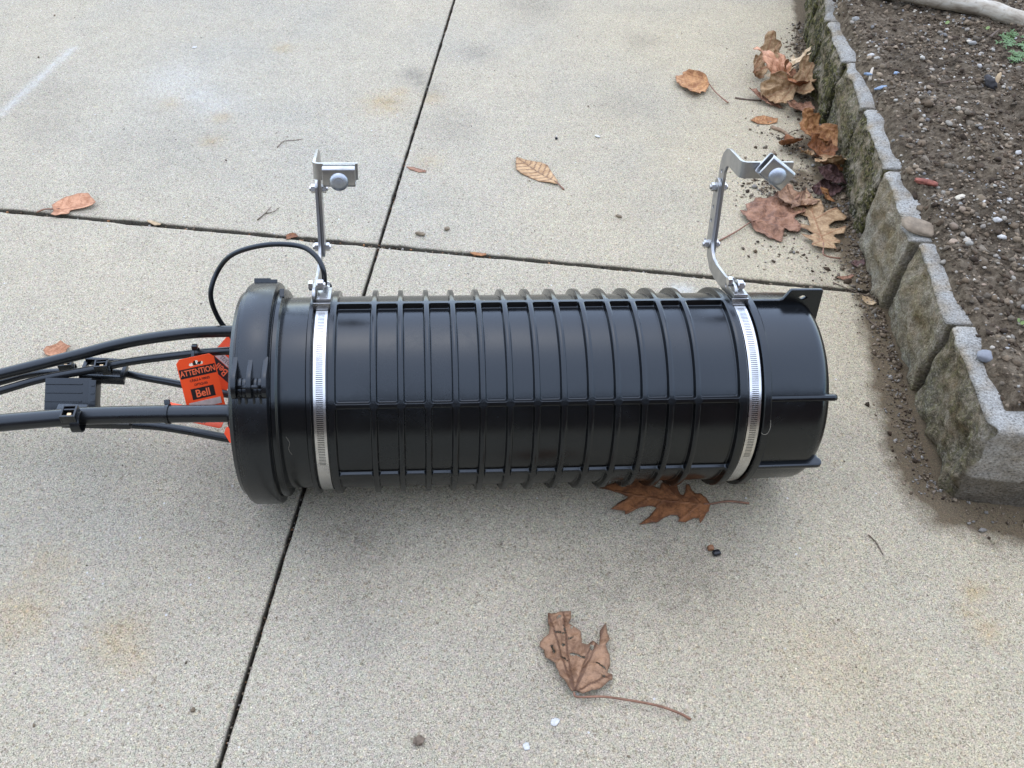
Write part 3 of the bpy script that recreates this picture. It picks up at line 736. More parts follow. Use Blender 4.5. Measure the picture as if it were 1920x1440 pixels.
# latch block on top of the ring and small stop behind it
bm = bmesh.new(); rot = Euler((R(30), 0, 0)).to_matrix()
box_bm(bm, polar(-0.2640, 128, 0.1118), (0.0165, 0.0090, 0.0042), Euler((R(38), 0, 0)).to_matrix(), 0.0008); box_bm(bm, polar(-0.2530, 126, 0.1112), (0.0085, 0.008, 0.0032), Euler((R(36), 0, 0)).to_matrix(), 0.0006)
link('latch_block', bm_mesh('latch_block', bm), M['ring'], ring)
bm = bmesh.new(); box_bm(bm, polar(-0.2410, 112, 0.1062), (0.0045, 0.009, 0.0050), Euler((R(22), 0, 0)).to_matrix(), 0.0006)
link('ring_stop', bm_mesh('ring_stop', bm), M['ring'], ring)
# cable ports on the end plate
PORTS = [(-0.052, 0.038, 0.016), (-0.046, 0.018, 0.012), (-0.025, -0.027, 0.012), (0.048, 0.023, 0.016), (0.016, -0.052, 0.012)]
for a, b, r in PORTS:
    bm = bmesh.new(); cyl_bm(bm, (-0.2870, -a, ZB + b), (1, 0, 0), r, 0.009, 28, 0.001); auto(link('cable_port', bm_mesh('cable_port', bm), M['ring'], clo))

# ------------------------------------------------------------------ hanger brackets with hose clamps
KR, KT = 0.970, 0.242
def tr3(s, t, r): return Vector((s, KR * t + KT * r, ZB + KR * r - KT * t))      # (axis, tangent, radial at 104 deg) -> local
TR = Matrix(((0, 0, 1, 0), (KR, KT, 0, 0), (-KT, KR, 0, ZB), (0, 0, 0, 1)))       # plate (t, r, s) -> local
def hexbolt(name, c, axis, r, h, parent, mat, washer=True):
    bm = bmesh.new(); cyl_bm(bm, c, axis, r, h, 6, 0.0004)
    if washer: cyl_bm(bm, Vector(c) - Vector(axis) * (h / 2 + 0.0004), axis, r * 1.12, 0.0010, 24)
    cyl_bm(bm, Vector(c) + Vector(axis) * (h / 2 + 0.0008), axis, r * 0.55, 0.0018, 16, 0.0003)
    return auto(link(name, bm_mesh(name, bm), mat, parent))

def bracket(sb, sp, far, label):
    root = empty('hanger_bracket', CL_M.to_translation(), CL_ROT, label=label, cat='bracket', group='steel hanger brackets on the closure')
    # slotted band
    w_ = 0.0056; r0, r1 = 0.0987, 0.0994; V = []; F = []
    step = 1.12; rows = []
    a = -262.0 + 360 - 360
    def row(ang, sh=0.0):
        i0 = len(V)
        for ds in (-w_, -0.0032 + sh, 0.0032 + sh, w_):
            c, s_ = math.cos(R(ang)), math.sin(R(ang)); V.append((sb + ds, -r1 * c, ZB + r1 * s_))
        for ds in (-w_, -0.0032 + sh, 0.0032 + sh, w_):
            c, s_ = math.cos(R(ang)), math.sin(R(ang)); V.append((sb + ds, -r0 * c, ZB + r0 * s_))
        rows.append(i0)
    ang = 100.0; flags = []
    row(ang)
    while ang > -255:
        slot = 4 < ang < 98
        if slot:
            row(ang - step * 0.62); flags.append(False); row(ang - step); flags.append(True); ang -= step
        else:
            ang -= 3.0; row(ang); flags.append(False)
    for k, fl in enumerate(flags):
        a_, b_ = rows[k], rows[k + 1]
        for c in range(3):
            if fl and c == 1:
                F += [(a_ + 1, a_ + 2, a_ + 6, a_ + 5), (b_ + 1, b_ + 5, b_ + 6, b_ + 2), (a_ + 1, a_ + 5, b_ + 5, b_ + 1), (a_ + 2, b_ + 2, b_ + 6, a_ + 6)]; continue
            F.append((a_ + c, a_ + c + 1, b_ + c + 1, b_ + c)); F.append((a_ + 4 + c, b_ + 4 + c, b_ + 5 + c, a_ + 5 + c))
        F.append((a_, b_, b_ + 4, a_ + 4)); F.append((a_ + 3, a_ + 7, b_ + 7, b_ + 3))
    band = link('band', mesh('band', V, F), M['steel'], root); bm = bmesh.new(); bm.from_mesh(band.data); bmesh.ops.recalc_face_normals(bm, faces=bm.faces); bm.to_mesh(band.data); bm.free()
    # screw housing tangent to the band, lip and screw
    bm = bmesh.new(); hs = sb + 0.0015
    box_bm(bm, tr3(hs, 0.0075, 0.1052), (0.0138, 0.026, 0.0082), Euler((R(-14), 0, 0)).to_matrix(), 0.0012)
    house = auto(link('screw_housing', bm_mesh('screw_housing', bm), M['plate'], root))
    bm = bmesh.new(); box_bm(bm, tr3(sb, -0.0082, 0.1030), (0.0165, 0.0013, 0.0070), Euler((R(-14), 0, 0)).to_matrix(), 0.0003)
    link('housing_lip', bm_mesh('housing_lip', bm), M['steel'], house)
    bm = bmesh.new()
    for k in range(15): box_bm(bm, tr3(hs, -0.0040 + k * 0.0015, 0.1094), (0.0076, 0.0007, 0.0006), Euler((R(-14), 0, R(8))).to_matrix())
    link('worm_thread', bm_mesh('worm_thread', bm), M['nut'], house)
    bm = bmesh.new(); cyl_bm(bm, tr3(hs, 0.0235, 0.1065), (0, KR, -KT), 0.0048, 0.0065, 6, 0.0004); cyl_bm(bm, tr3(hs, 0.0268, 0.1065), (0, KR, -KT), 0.0062, 0.0012, 20)
    auto(link('clamp_screw', bm_mesh('clamp_screw', bm), M['nut'], house))
    # lower strap: lies against the clamp, runs back, then turns up
    lo = strip([(0.004, 0.1085), (0.030, 0.1045), (0.060, 0.1030), (0.076, 0.1050), (0.0875, 0.1130), (0.0935, 0.1250), (0.0985, 0.1830)], 0.0155)
    me = plate('lower_strap', lo, [circ(0.0225, 0.1060, 0.0022), circ(0.0970, 0.1450, 0.0019), circ(0.0975, 0.1600, 0.0019)], 0.0030, 0.0004)
    me.transform(TR); me.transform(Matrix.Translation((sp - 0.0017, 0, 0))); auto(link('lower_strap', me, M['plate'], root), 40)
    # upper strap: up, forward, then folded along the closure
    upl = [(0.0850, 0.112), (0.0905, 0.112), (0.1010, 0.114), (0.1020, 0.120), (0.1085, 0.196), (0.1080, 0.2060), (0.1040, 0.2160), (0.0960, 0.2230), (0.0880, 0.2250), (0.0540, 0.2250), (0.0540, 0.2088), (0.0835, 0.2085), (0.0895, 0.2060), (0.0925, 0.1990), (0.0922, 0.1920), (0.0860, 0.1200)]
    me = plate('upper_strap', upl, [circ(0.0985, 0.1700, 0.0019), circ(0.0965, 0.1450, 0.0019), circ(0.1000, 0.1980, 0.0019)], 0.0030, 0.0004)
    me.transform(TR); me.transform(Matrix.Translation((sp + 0.0017, 0, 0))); ups = auto(link('upper_strap', me, M['plate'], root), 40)
    pth = [(sp + 0.0017, 0.0542)]
    rb = 0.0052
    for k in range(9):
        an = R(90 * k / 8); pth.append((sp + 0.0017 + rb * (1 - math.cos(an)), 0.0540 - rb * math.sin(an)))
    send = (0.2560 if far else -0.1640)
    pth.append((send, 0.0488))
    V = []; F = []
    for k, (s_, t_) in enumerate(pth):
        q0 = pth[max(0, k - 1)]; q1 = pth[min(len(pth) - 1, k + 1)]; d = Vector((q1[0] - q0[0], q1[1] - q0[1])).normalized(); nn = Vector((-d.y, d.x)) * 0.0015
        for e, r in ((-1, 0.2088), (1, 0.2088), (1, 0.2250), (-1, 0.2250)): V.append(tr3(s_ + nn.x * e, t_ + nn.y * e, r))
    for k in range(len(pth) - 1):
        for c in range(4): F.append((k * 4 + c, k * 4 + (c + 1) % 4, (k + 1) * 4 + (c + 1) % 4, (k + 1) * 4 + c))
    F += [(3, 2, 1, 0), tuple((len(pth) - 1) * 4 + c for c in range(4))]
    auto(link('folded_end', mesh('folded_end', V, F), M['plate'], ups), 30)
    for t_, r_ in ((0.0945, 0.1190), (0.1005, 0.1805)):
        hexbolt('hex_nut', tr3(sp - 0.0058, t_, r_), (-1, 0, 0), 0.0046, 0.0042, root, M['nut'])
        hexbolt('hex_bolt', tr3(sp + 0.0056, t_, r_), (1, 0, 0), 0.0046, 0.0038, root, M['nut'], False)
    hexbolt('hex_nut', tr3(sp + 0.0045, 0.0105 if not far else 0.006, 0.1165 if not far else 0.114), (1, 0, 0), 0.0052, 0.0055, root, M['nut'])
    bm = bmesh.new(); cyl_bm(bm, tr3(sp - 0.0050, 0.0105, 0.1160), (1, 0, 0), 0.0050, 0.0040, 6, 0.0005); auto(link('hex_bolt', bm_mesh('hex_bolt', bm), M['nut'], root))
    # strand clamp: two ridged plates and a domed bolt
    cs, crr, rot = (0.2362, 0.2180, -36.0) if far else (-0.1812, 0.2160, 0.0)
    pw, ph = (0.0300, 0.0222) if far else (0.0305, 0.0196)
    FR = Matrix(((1, 0, 0, 0), (0, KT, KR, 0), (0, KR, -KT, ZB), (0, 0, 0, 1)))   # (s, r, t) -> local
    def cplate(name, t0, flip, rt_):
        prof = [(-ph / 2, 0.0030), (-ph / 2 + 0.0008, 0.0012), (-ph / 2 + 0.0022, 0.0002), (-ph * 0.15, 0.0), (ph * 0.15, 0.0), (ph / 2 - 0.0022, 0.0002), (ph / 2 - 0.0008, 0.0012), (ph / 2, 0.0030)]
        V = []; F = []; n_ = len(prof)
        for e in (-1, 1):
            for r_, t_ in prof: V.append((e * pw / 2, r_, t_ * flip))
            for r_, t_ in prof: V.append((e * pw / 2, r_, (t_ + 0.0030) * flip))
        for k in range(n_ - 1):
            F += [(k, k + 1, 2 * n_ + k + 1, 2 * n_ + k), (n_ + k, 3 * n_ + k, 3 * n_ + k + 1, n_ + k + 1), (k, n_ + k, n_ + k + 1, k + 1), (2 * n_ + k, 2 * n_ + k + 1, 3 * n_ + k + 1, 3 * n_ + k)]
        F += [(0, 2 * n_, 3 * n_, n_), (n_ - 1, 2 * n_ - 1, 4 * n_ - 1, 3 * n_ - 1)]
        me = mesh(name, V, F); me.transform(Matrix.Translation((cs, crr, t0)) @ Matrix.Rotation(R(rt_), 4, 'Z')); me.transform(FR)
        o = auto(link(name, me, M['plate'], root), 50); md = o.modifiers.new('bevel', 'BEVEL'); md.width = 0.0005; md.segments = 2; md.limit_method = 'ANGLE'; return o
    cplate('clamp_plate', 0.0330, 1, rot); cplate('clamp_plate', 0.0470, -1, rot)
    bm = bmesh.new(); bmesh.ops.create_uvsphere(bm, u_segments=32, v_segments=20, radius=1.0)
    bmesh.ops.delete(bm, geom=[v for v in bm.verts if v.co.z > 0.02], context='VERTS')
    bmesh.ops.transform(bm, matrix=FR @ Matrix.Translation((cs, crr - 0.0040 if not far else crr - 0.0022, 0.0338)) @ Matrix.Diagonal((0.0090, 0.0090, 0.0042, 1)), verts=bm.verts)
    link('domed_bolt', bm_mesh('domed_bolt', bm), M['zinc'], root, smooth=True)
    bm = bmesh.new(); c0 = FR @ Vector((cs, crr - 0.003, 0.045)); cyl_bm(bm, c0, (0, KR, -KT), 0.0045, 0.030, 16); cyl_bm(bm, FR @ Vector((cs, crr - 0.003, 0.0575)), (0, KR, -KT), 0.0085, 0.007, 6, 0.0006)
    auto(link('bolt_shank', bm_mesh('bolt_shank', bm), M['zinc'], root))
    return root
bracket(-0.2008, -0.2070, False, 'steel hanger bracket and slotted band beside the collar and thin cable loop')
bracket(0.2066, 0.2050, True, 'steel hanger bracket and slotted band near the domed end, clamp plate turned diagonally')

# ------------------------------------------------------------------ cables
def cable(pts, r, label, **k):
    return link('cable', tube('cable', pts, r, 20, 8), M['rubber'], smooth=True, label=label, cat='cable', group='black cables entering the closure', **k)
def ext(pts, d): return [tuple(Vector(pts[0]) + Vector(d) * (k / 14)) for k in range(14, 0, -1)] + pts
U = [(-0.5139, 0.6538, 0.10), (-0.4819, 0.6622, 0.105), (-0.4097, 0.6811, 0.115), (-0.3472, 0.6892, 0.13), (-0.2837, 0.6882, 0.145), (-0.2382, 0.6874, 0.15), (-0.215, 0.688, 0.15)]
M1 = [(-0.5112, 0.6374, 0.09), (-0.4801, 0.648, 0.095), (-0.4383, 0.6621, 0.1), (-0.3868, 0.669, 0.108), (-0.347, 0.675, 0.115), (-0.2939, 0.676, 0.125), (-0.2615, 0.6766, 0.13), (-0.2154, 0.6816, 0.13)]
M2 = [(-0.5327, 0.6738, 0.07), (-0.4986, 0.6796, 0.075), (-0.4683, 0.6868, 0.08), (-0.4323, 0.687, 0.085), (-0.3946, 0.6881, 0.085), (-0.3618, 0.6858, 0.085), (-0.3404, 0.6808, 0.085), (-0.3012, 0.6725, 0.085), (-0.248, 0.6592, 0.085), (-0.215, 0.6553, 0.085)]
LC = [(-0.4765, 0.5767, 0.12), (-0.4478, 0.5829, 0.12), (-0.3875, 0.5871, 0.125), (-0.3701, 0.5887, 0.126), (-0.3065, 0.589, 0.13), (-0.2249, 0.5882, 0.135), (-0.2050, 0.5889, 0.135)]
LO = [(-0.5186, 0.6281, 0.06), (-0.4863, 0.632, 0.06), (-0.4202, 0.6367, 0.06), (-0.3443, 0.6358, 0.06), (-0.3032, 0.6317, 0.06), (-0.2417, 0.6194, 0.06), (-0.210, 0.6144, 0.06)]
cable(ext(U, (-0.5, -0.16, -0.08)), 0.0060, 'uppermost thick black cable arching into the top of the collar')
cable(ext(M1, (-0.5, -0.20, -0.07)), 0.0042, 'black cable carrying the upright orange warning tag')
cable(ext(M2, (-0.5, -0.08, -0.055)), 0.0040, 'black cable with faint white print passing behind the spacer')
cable(ext(LC, (-0.5, -0.10, -0.08)), 0.0086, 'thickest black cable in front, strapped down by a cable tie')
cable(ext(LO, (-0.5, -0.06, -0.05)), 0.0046, 'lowest thin black cable, partly hidden under the thickest one')
LOOP = [(-0.225, 0.690, 0.110), (-0.2330, 0.6920, 0.120), (-0.2431, 0.6975, 0.135), (-0.2551, 0.705, 0.155), (-0.2585, 0.7114, 0.18), (-0.2497, 0.7258, 0.2), (-0.2305, 0.7273, 0.22), (-0.1956, 0.723, 0.235), (-0.1624, 0.7159, 0.24), (-0.1457, 0.7061, 0.237), (-0.137, 0.6953, 0.228), (-0.1362, 0.6891, 0.213)]
gw = link('ground_wire', tube('ground_wire', LOOP, 0.0026, 16, 10), M['rubber'], smooth=True, label='thin black wire looping from the collar up to the bracket bolt', cat='wire')

# spacer that holds the cables apart
sp = empty('cable_spacer', (-0.40, 0.645, 0.0), label='black ridged plastic spacer holding the cables apart', cat='cable spacer')
def part(name, me, mat, parent, loc0=(-0.40, 0.645, 0.0)):
    me.transform(Matrix.Translation(-Vector(loc0))); return auto(link(name, me, mat, parent))
rot = Euler((R(40), 0, R(1))).to_matrix(); SC = Vector((-0.4085, 0.6465, 0.0890))
def sbox(name, c, d, mat, parent, bev=0.001): return part(name, box(name, SC + rot @ Vector(c), d, rot, bev), mat, parent)
pl = sbox('body_plate', (0, 0, 0), (0.0480, 0.0400, 0.012), M['fitting'], sp)
for k in range(4): sbox('ridge', (-0.004, 0.0135 - k * 0.0090, 0.0062), (0.038, 0.0016, 0.0016), M['fitting'], pl, 0.0005)
sbox('side_wall', (0.0255, -0.001, 0.0), (0.0075, 0.0380, 0.015), M['fitting'], pl)
for k in range(4): sbox('notch', (0.0262, 0.012 - k * 0.0080, 0.0074), (0.0040, 0.0022, 0.0016), M['rubber'], pl, 0.0003)
for nm, c, d in (('tray_rail', (-0.3800, 0.6905, 0.098), (0.044, 0.0035, 0.009)), ('tray_rail', (-0.3800, 0.6685, 0.094), (0.046, 0.0040, 0.010)), ('tray_end', (-0.3590, 0.6790, 0.095), (0.0040, 0.0190, 0.009)), ('tray_end', (-0.4010, 0.6790, 0.097), (0.0040, 0.0190, 0.009)), ('tray_floor', (-0.3800, 0.6790, 0.089), (0.036, 0.016, 0.003))):
    part(nm, box(nm, c, d, Euler((0, R(4), R(1.5))).to_matrix(), 0.0008), M['fitting'], sp)
part('foot_bar', box('foot_bar', (-0.3620, 0.5990, 0.1060), (0.069, 0.012, 0.0075), None, 0.0010), M['fitting'], sp)
part('strut', box('strut', (-0.3940, 0.612, 0.100), (0.030, 0.024, 0.008), None, 0.001), M['fitting'], sp)
def cable_clip(c, size, yaw, label, rcab, ax_):
    """ratchet head and strap that bind a cable to the spacer"""
    r0 = empty('strap_clip', c, (0, 0, yaw), label=label, cat='strap clip', group='black strap clips on the cables')
    bm = bmesh.new(); a, b, h = size
    for sx in (-1, 1): box_bm(bm, (sx * a * 0.43, 0, 0), (a * 0.14, b, h), None, 0.0005)
    for sy in (-1, 1): box_bm(bm, (0, sy * b * 0.43, 0), (a * 0.74, b * 0.14, h), None, 0.0005)
    box_bm(bm, (0, 0, -h * 0.32), (a * 0.8, b * 0.8, h * 0.3))
    box_bm(bm, (0, b * 0.16, h * 0.10), (a * 0.74, b * 0.10, h * 0.6))
    auto(link('ratchet_head', bm_mesh('ratchet_head', bm), M['fitting'], r0))
    bm = bmesh.new(); box_bm(bm, (0.0002, -b * 0.14, h * 0.05), (a * 0.26, b * 0.22, h * 0.35), None, 0.0004)
    link('screw_tip', bm_mesh('screw_tip', bm), M['brass'], r0)
    V = []; F = []; n_ = 40
    for k in range(n_):
        an = 2 * math.pi * k / n_
        for e, rr in ((-1, rcab), (1, rcab), (1, rcab + 0.0014), (-1, rcab + 0.0014)):
            V.append((e * a * 0.30 + a * 0.30, rr * math.cos(an), -rcab - h * 0.30 + rr * math.sin(an)))
    for k in range(n_):
        for q in range(4): F.append((k * 4 + q, k * 4 + (q + 1) % 4, ((k + 1) % n_) * 4 + (q + 1) % 4, ((k + 1) % n_) * 4 + q))
    auto(link('strap', mesh('strap', V, F), M['fitting'], r0))
cable_clip((-0.3745, 0.6680, 0.1155), (0.0135, 0.0115, 0.0085), R(8), 'strap clip with bright screw tip on the tag-carrying cable', 0.0042, None)
cable_clip((-0.3735, 0.5800, 0.1390), (0.0145, 0.0155, 0.0090), R(4), 'strap clip on top of the thickest front cable', 0.0090, None)
cable_clip((-0.4250, 0.6890, 0.0935), (0.0145, 0.0090, 0.0080), R(10), 'strap clip half hidden beneath the uppermost cable', 0.0040, None)

# ------------------------------------------------------------------ orange tags
def frame_of(tl, tr_, bl):
    tl, tr_, bl = Vector(tl), Vector(tr_), Vector(bl)
    x = (tr_ - tl).normalized(); y = (tl - bl); y = (y - x * y.dot(x)).normalized(); z = x.cross(y)
    Mx = Matrix((x, y, z)).transposed().to_4x4(); Mx.translation = (tl + tr_) / 2; return Mx
def clip_rect(w_, h_, c): return [(-w_ / 2 + c, 0), (w_ / 2 - c, 0), (w_ / 2, -c), (w_ / 2, -h_ + c * 0.5), (w_ / 2 - c * 0.5, -h_), (-w_ / 2 + c * 0.5, -h_), (-w_ / 2, -h_ + c * 0.5), (-w_ / 2, -c)]
def rect(cx, cy, w_, h_): return [(cx - w_ / 2, cy - h_ / 2), (cx + w_ / 2, cy - h_ / 2), (cx + w_ / 2, cy + h_ / 2), (cx - w_ / 2, cy + h_ / 2)]
def flatpoly(name, loop, z): return mesh(name, [(x, y, z) for x, y in loop], [tuple(range(len(loop)))])
SLOT = [(-0.0072, -0.0075), (-0.0060, -0.0092), (0.0060, -0.0092), (0.0072, -0.0075), (0.0060, -0.0060), (0.0022, -0.0060), (0.0018, -0.0042), (-0.0018, -0.0042), (-0.0022, -0.0060), (-0.0060, -0.0060)]
def tagthing(Mx, w_, h_, label, slot=True):
    r0 = empty('warning_tag', label=label, cat='tag', group='orange cable warning tags'); r0.matrix_world = Mx
    link('tag_sheet', plate('tag_sheet', clip_rect(w_, h_, 0.004), [SLOT] if slot else [], 0.0007, 0.0001), M['orange'], r0); return r0
def put(r0, name, me, z, mat, dx=0, dy=0, rz=0.0):
    me.transform(Matrix.Translation((dx, dy, z)) @ Matrix.Rotation(rz, 4, 'Z')); return link(name, me, mat, r0)
Z1, Z2 = 0.00042, 0.00050
T1 = frame_of((-0.2894, 0.6533, 0.140), (-0.2542, 0.6658, 0.140), (-0.2850, 0.6318, 0.101))
t1 = tagthing(T1, 0.0378, 0.062, 'upright orange tag reading ATTENTION, tied to a cable beside the collar')
put(t1, 'text_bar', flatpoly('text_bar', rect(0, -0.0158, 0.0358, 0.0098), 0), Z1, M['ink'])
put(t1, 'lettering', text_mesh('lettering', 'ATTENTION', 0.0084, 0.00016, 0.74), Z2, M['orange_ink'], 0, -0.0158)
put(t1, 'lettering', text_mesh('lettering', 'CÂBLE À FIBRES', 0.0034, 0.00010, 0.84), Z1, M['ink'], 0, -0.0245)
put(t1, 'lettering', text_mesh('lettering', 'OPTIQUES', 0.0034, 0.00010, 0.84), Z1, M['ink'], 0.0002, -0.0294)
put(t1, 'text_bar', flatpoly('text_bar', rect(0.0003, -0.0388, 0.0232, 0.0118), 0), Z1, M['ink'])
put(t1, 'lettering', text_mesh('lettering', 'Bell', 0.0112, 0.0002, 0.90), Z2, M['orange_ink'], 0, -0.0392)
put(t1, 'label_strip', box('label_strip', (0, -0.0505, 0), (0.032, 0.0068, 0.0005)), Z1 + 0.0003, M['strap'])
XV = Vector((math.cos(R(140)), math.sin(R(140)) * 0.72, math.sin(R(140)) * 0.70)).normalized(); YV = Vector((math.cos(R(230)), math.sin(R(230)) * 0.72, math.sin(R(230)) * 0.70)).normalized()
YV = (YV - XV * YV.dot(XV)).normalized(); T2 = Matrix((XV, YV, XV.cross(YV))).transposed().to_4x4(); T2.translation = Vector((-0.2571, 0.6854, 0.0950)) + YV * 0.033
t2 = tagthing(T2, 0.0378, 0.066, 'upside down orange tag with handwriting, half hidden behind the collar')
put(t2, 'text_bar', flatpoly('text_bar', rect(0.0003, -0.0330, 0.0300, 0.0118), 0), Z1, M['ink'])
put(t2, 'lettering', text_mesh('lettering', 'Bell', 0.0112, 0.0002, 0.90), Z2, M['orange_ink'], 0, -0.0334)
put(t2, 'label_strip', box('label_strip', (0, -0.0435, 0), (0.034, 0.0078, 0.0005)), Z1 + 0.0003, M['strap'])
put(t2, 'handwriting', text_mesh('handwriting', '22/03/22', 0.0058, 0.0, 0.9), Z1 + 0.0006, M['fitting'], 0, -0.0437)
put(t2, 'handwriting', text_mesh('handwriting', '2024', 0.0075, 0.0001, 0.9), Z1, M['ink'], 0.004, -0.0525)
put(t2, 'handwriting', text_mesh('handwriting', '68', 0.0068, 0.0001, 0.9), Z1, M['ink'], 0.004, -0.0600)
t3 = tagthing(Matrix.Translation((-0.2640, 0.6005, 0.1175)) @ Euler((R(8), R(6), R(-9))).to_matrix().to_4x4() @ Matrix.Translation((0, 0.0085, 0)), 0.062, 0.0170, 'flat orange tag lying under the thickest cable, seen almost edge on', False)
put(t3, 'handwriting', text_mesh('handwriting', '2024', 0.0050, 0.0001, 0.9), Z1, M['ink'], 0.010, -0.0140)
T4 = Matrix.Translation((-0.2320, 0.6080, 0.0780)) @ Euler((R(20), R(-20), R(30))).to_matrix().to_4x4() @ Matrix.Translation((0, 0.012, 0))
t4 = tagthing(T4, 0.014, 0.018, 'small corner of an orange tag peeping out low behind the collar', False)

def zip_tie(c, axis, r, label, head_dir):
    r0 = empty('cable_tie', c, label=label, cat='cable tie', group='black nylon cable ties')
    ax_ = Vector(axis).normalized(); e1 = ax_.orthogonal().normalized(); e2 = ax_.cross(e1); V = []; F = []; n_ = 36
    for k in range(n_):
        an = 2 * math.pi * k / n_; d = e1 * math.cos(an) + e2 * math.sin(an)
        for e, rr in ((-1, r), (1, r), (1, r + 0.0011), (-1, r + 0.0011)): V.append(d * rr + ax_ * e * 0.0016)
    for k in range(n_):
        for q in range(4): F.append((k * 4 + q, k * 4 + (q + 1) % 4, ((k + 1) % n_) * 4 + (q + 1) % 4, ((k + 1) % n_) * 4 + q))
    auto(link('tie_strap', mesh('tie_strap', V, F), M['fitting'], r0))
    h = Vector(head_dir).normalized(); rot = h.to_track_quat('Z', 'Y').to_matrix()
    auto(link('tie_head', box('tie_head', h * (r + 0.0028), (0.0055, 0.0050, 0.0050), rot, 0.0007), M['fitting'], r0)); return r0
zip_tie((-0.2830, 0.5886, 0.1316), (1, 0, 0.05), 0.0088, 'cable tie round the thickest front cable with its head standing up', (-0.15, 0.75, 0.55))
zip_tie((-0.2735, 0.6690, 0.1305), (1, -0.05, 0.1), 0.0088, 'cable tie threaded through the slot of the upright orange tag', (0, 0.2, 1))

# ------------------------------------------------------------------ fallen leaves
L = {}
L['big']=((0.113,0.418),[(-25.3,37),(-18.1,35.8),(-10.7,38),(-3.5,37.5),(-3.4,30.1),(-6,26.7),(-2.6,23.5),(4.8,18.4),(5,5.4),(10.2,3.6),(15.4,8.9),(20.8,3.2),(22.8,12.3),(23.4,18.8),(29.1,26.6),(31.3,14.4),(30.8,8.6),(26.7,3.3),(30,-5.5),(29.6,-15.5),(26,-22.9),(31.1,-24.1),(29.9,-30.2),(23,-35.7),(13.4,-41.3),(1.7,-45.1),(-3.7,-41.7),(-8.4,-44.1),(-12.4,-34.7),(-16.7,-30),(-20.7,-20.3),(-21.6,-15.4),(-29.4,-9.3),(-30.8,-1.8),(-34.8,1.3),(-34,6.5),(-30.8,10.4),(-25.9,13.1),(-25,20.3),(-25.8,28.2)],[(-6.2,-44.1),(-5.3,-47.4),(1.5,-47.5),(19.8,-46.1),(39.9,-49),(67.5,-53.7),(86.9,-59.6),(97,-63.4)])
L['oak_under']=((0.217,0.589),[(50.6,0.3),(48,-9),(43.8,-13.3),(41.5,-17.6),(35.9,-24.9),(36.1,-17.7),(30.6,-17.6),(20.9,-22.9),(13.6,-21.9),(15.8,-17),(13.8,-13.7),(7.4,-13.6),(-0.2,-17.4),(-9.6,-24.8),(-14,-24.4),(-20.2,-26.3),(-28.2,-27.4),(-18.2,-19.1),(-7.5,-5.5),(-6.8,-3.6),(-15.2,-2.6),(-25.6,-5.9),(-35.3,-12.3),(-41.1,-15.1),(-41.6,-10.6),(-49.1,-10.2),(-56,-9.7),(-49.3,-2.8),(-37.3,6.1),(-36.1,8),(-44.7,12.8),(-59.5,16.9),(-66.6,17.3),(-48.4,26.1),(-27.2,31.8),(-13.1,29.6),(-5.7,23.3),(0.1,20.9),(3.2,28.7),(18.9,30.4),(19.9,20.2),(21.5,13.9),(24.3,12.5),(27,16.5),(29.6,26.8),(32.7,26.9),(35.4,18),(37.8,14.3),(42.9,14.4),(48,8.3),(49.9,2.1)],[(44.6,0.1),(50.6,0.3),(65.4,3.8),(75.7,5),(93.6,3.8)])
L['oak_tan']=((0.513,1.092),[(-10.9,-62.3),(-22.9,-57.2),(-25.4,-53.6),(-21.2,-46),(-29.3,-37),(-32.8,-27.6),(-22,-31.1),(-15.2,-27),(-21.7,-15.8),(-33.3,-10.4),(-40,1.1),(-27.4,-0.4),(-15.1,-7.8),(-12.7,15.8),(-26.4,23.3),(-33.6,43.3),(-22.9,37.6),(-9.4,34),(-11.7,44.1),(-17.2,56.3),(-8.5,52.4),(0.6,84.2),(3.1,69.5),(6,57.1),(15.3,55.3),(15.5,32.8),(12.2,24.7),(24,33.1),(34.8,37.6),(44.3,15.8),(38.5,7.7),(23.7,5.2),(12.7,-4.9),(11.8,-12.7),(23.6,-12.3),(37.1,-6.1),(33.2,-15.9),(28.2,-25.6),(14.8,-27.9),(12,-33.7),(18.8,-42.9),(16.1,-48.5),(8,-48.8),(8,-61.7)],[(-7.5,-49.3),(-10.9,-62.3),(-14.2,-75.1),(-5.9,-79.6),(8.4,-80.9)])
L['maple_red']=((0.454,1.109),[(-42,-19.9),(-49.5,1.5),(-49.9,11.6),(-41.1,7.8),(-40.2,24.1),(-29.6,28.5),(-23,37),(-8.4,37.5),(2.3,42.1),(14.2,57.1),(28.8,61.9),(42.1,56),(46.2,47.8),(36.1,30.8),(46.5,18.9),(44.7,6.8),(28.3,-1.8),(24,-9.9),(32.1,-25.2),(23.6,-40.9),(10,-39.4),(5.2,-30),(0.4,-45.5),(-4.2,-60.7),(-14.1,-53.5),(-19.2,-55.6),(-26.5,-46.4),(-36.6,-39.1)],[(-34,-15.8),(-42,-19.9),(-61.6,-36.1),(-77.9,-48.1),(-95.1,-60)])
L['curled']=((0.391,1.49),[(-27.1,16.6),(-23.9,28.4),(-9,31.9),(-5.7,43.9),(7.5,44.5),(23.1,33.3),(35.1,19.1),(39.2,2),(31.5,-9.7),(21.4,-27.1),(13.4,-24.6),(5.8,-36),(-6.8,-44.8),(-15.3,-36.9),(-18,-17.4),(-18.5,-11.8),(-25.4,-0.7),(-30.1,-9.4)],[(35.9,7.6),(39.4,3.1),(45.1,-20.5),(50,-39.8),(57.3,-53.2),(62.8,-46.5)])
L['elliptic']=((0.111,1.213),[(-32.4,37.7),(-16.6,32),(6.3,27.6),(16.1,20.2),(22.2,0),(28.2,-19.9),(30.3,-32.1),(26,-32.3),(17.9,-27.7),(1.2,-23.3),(-12.5,-13.9),(-25,-4.3),(-33.3,5.6),(-33.6,23.5)],[(26.5,-24.9),(30.3,-32.1),(37.4,-44.1)])
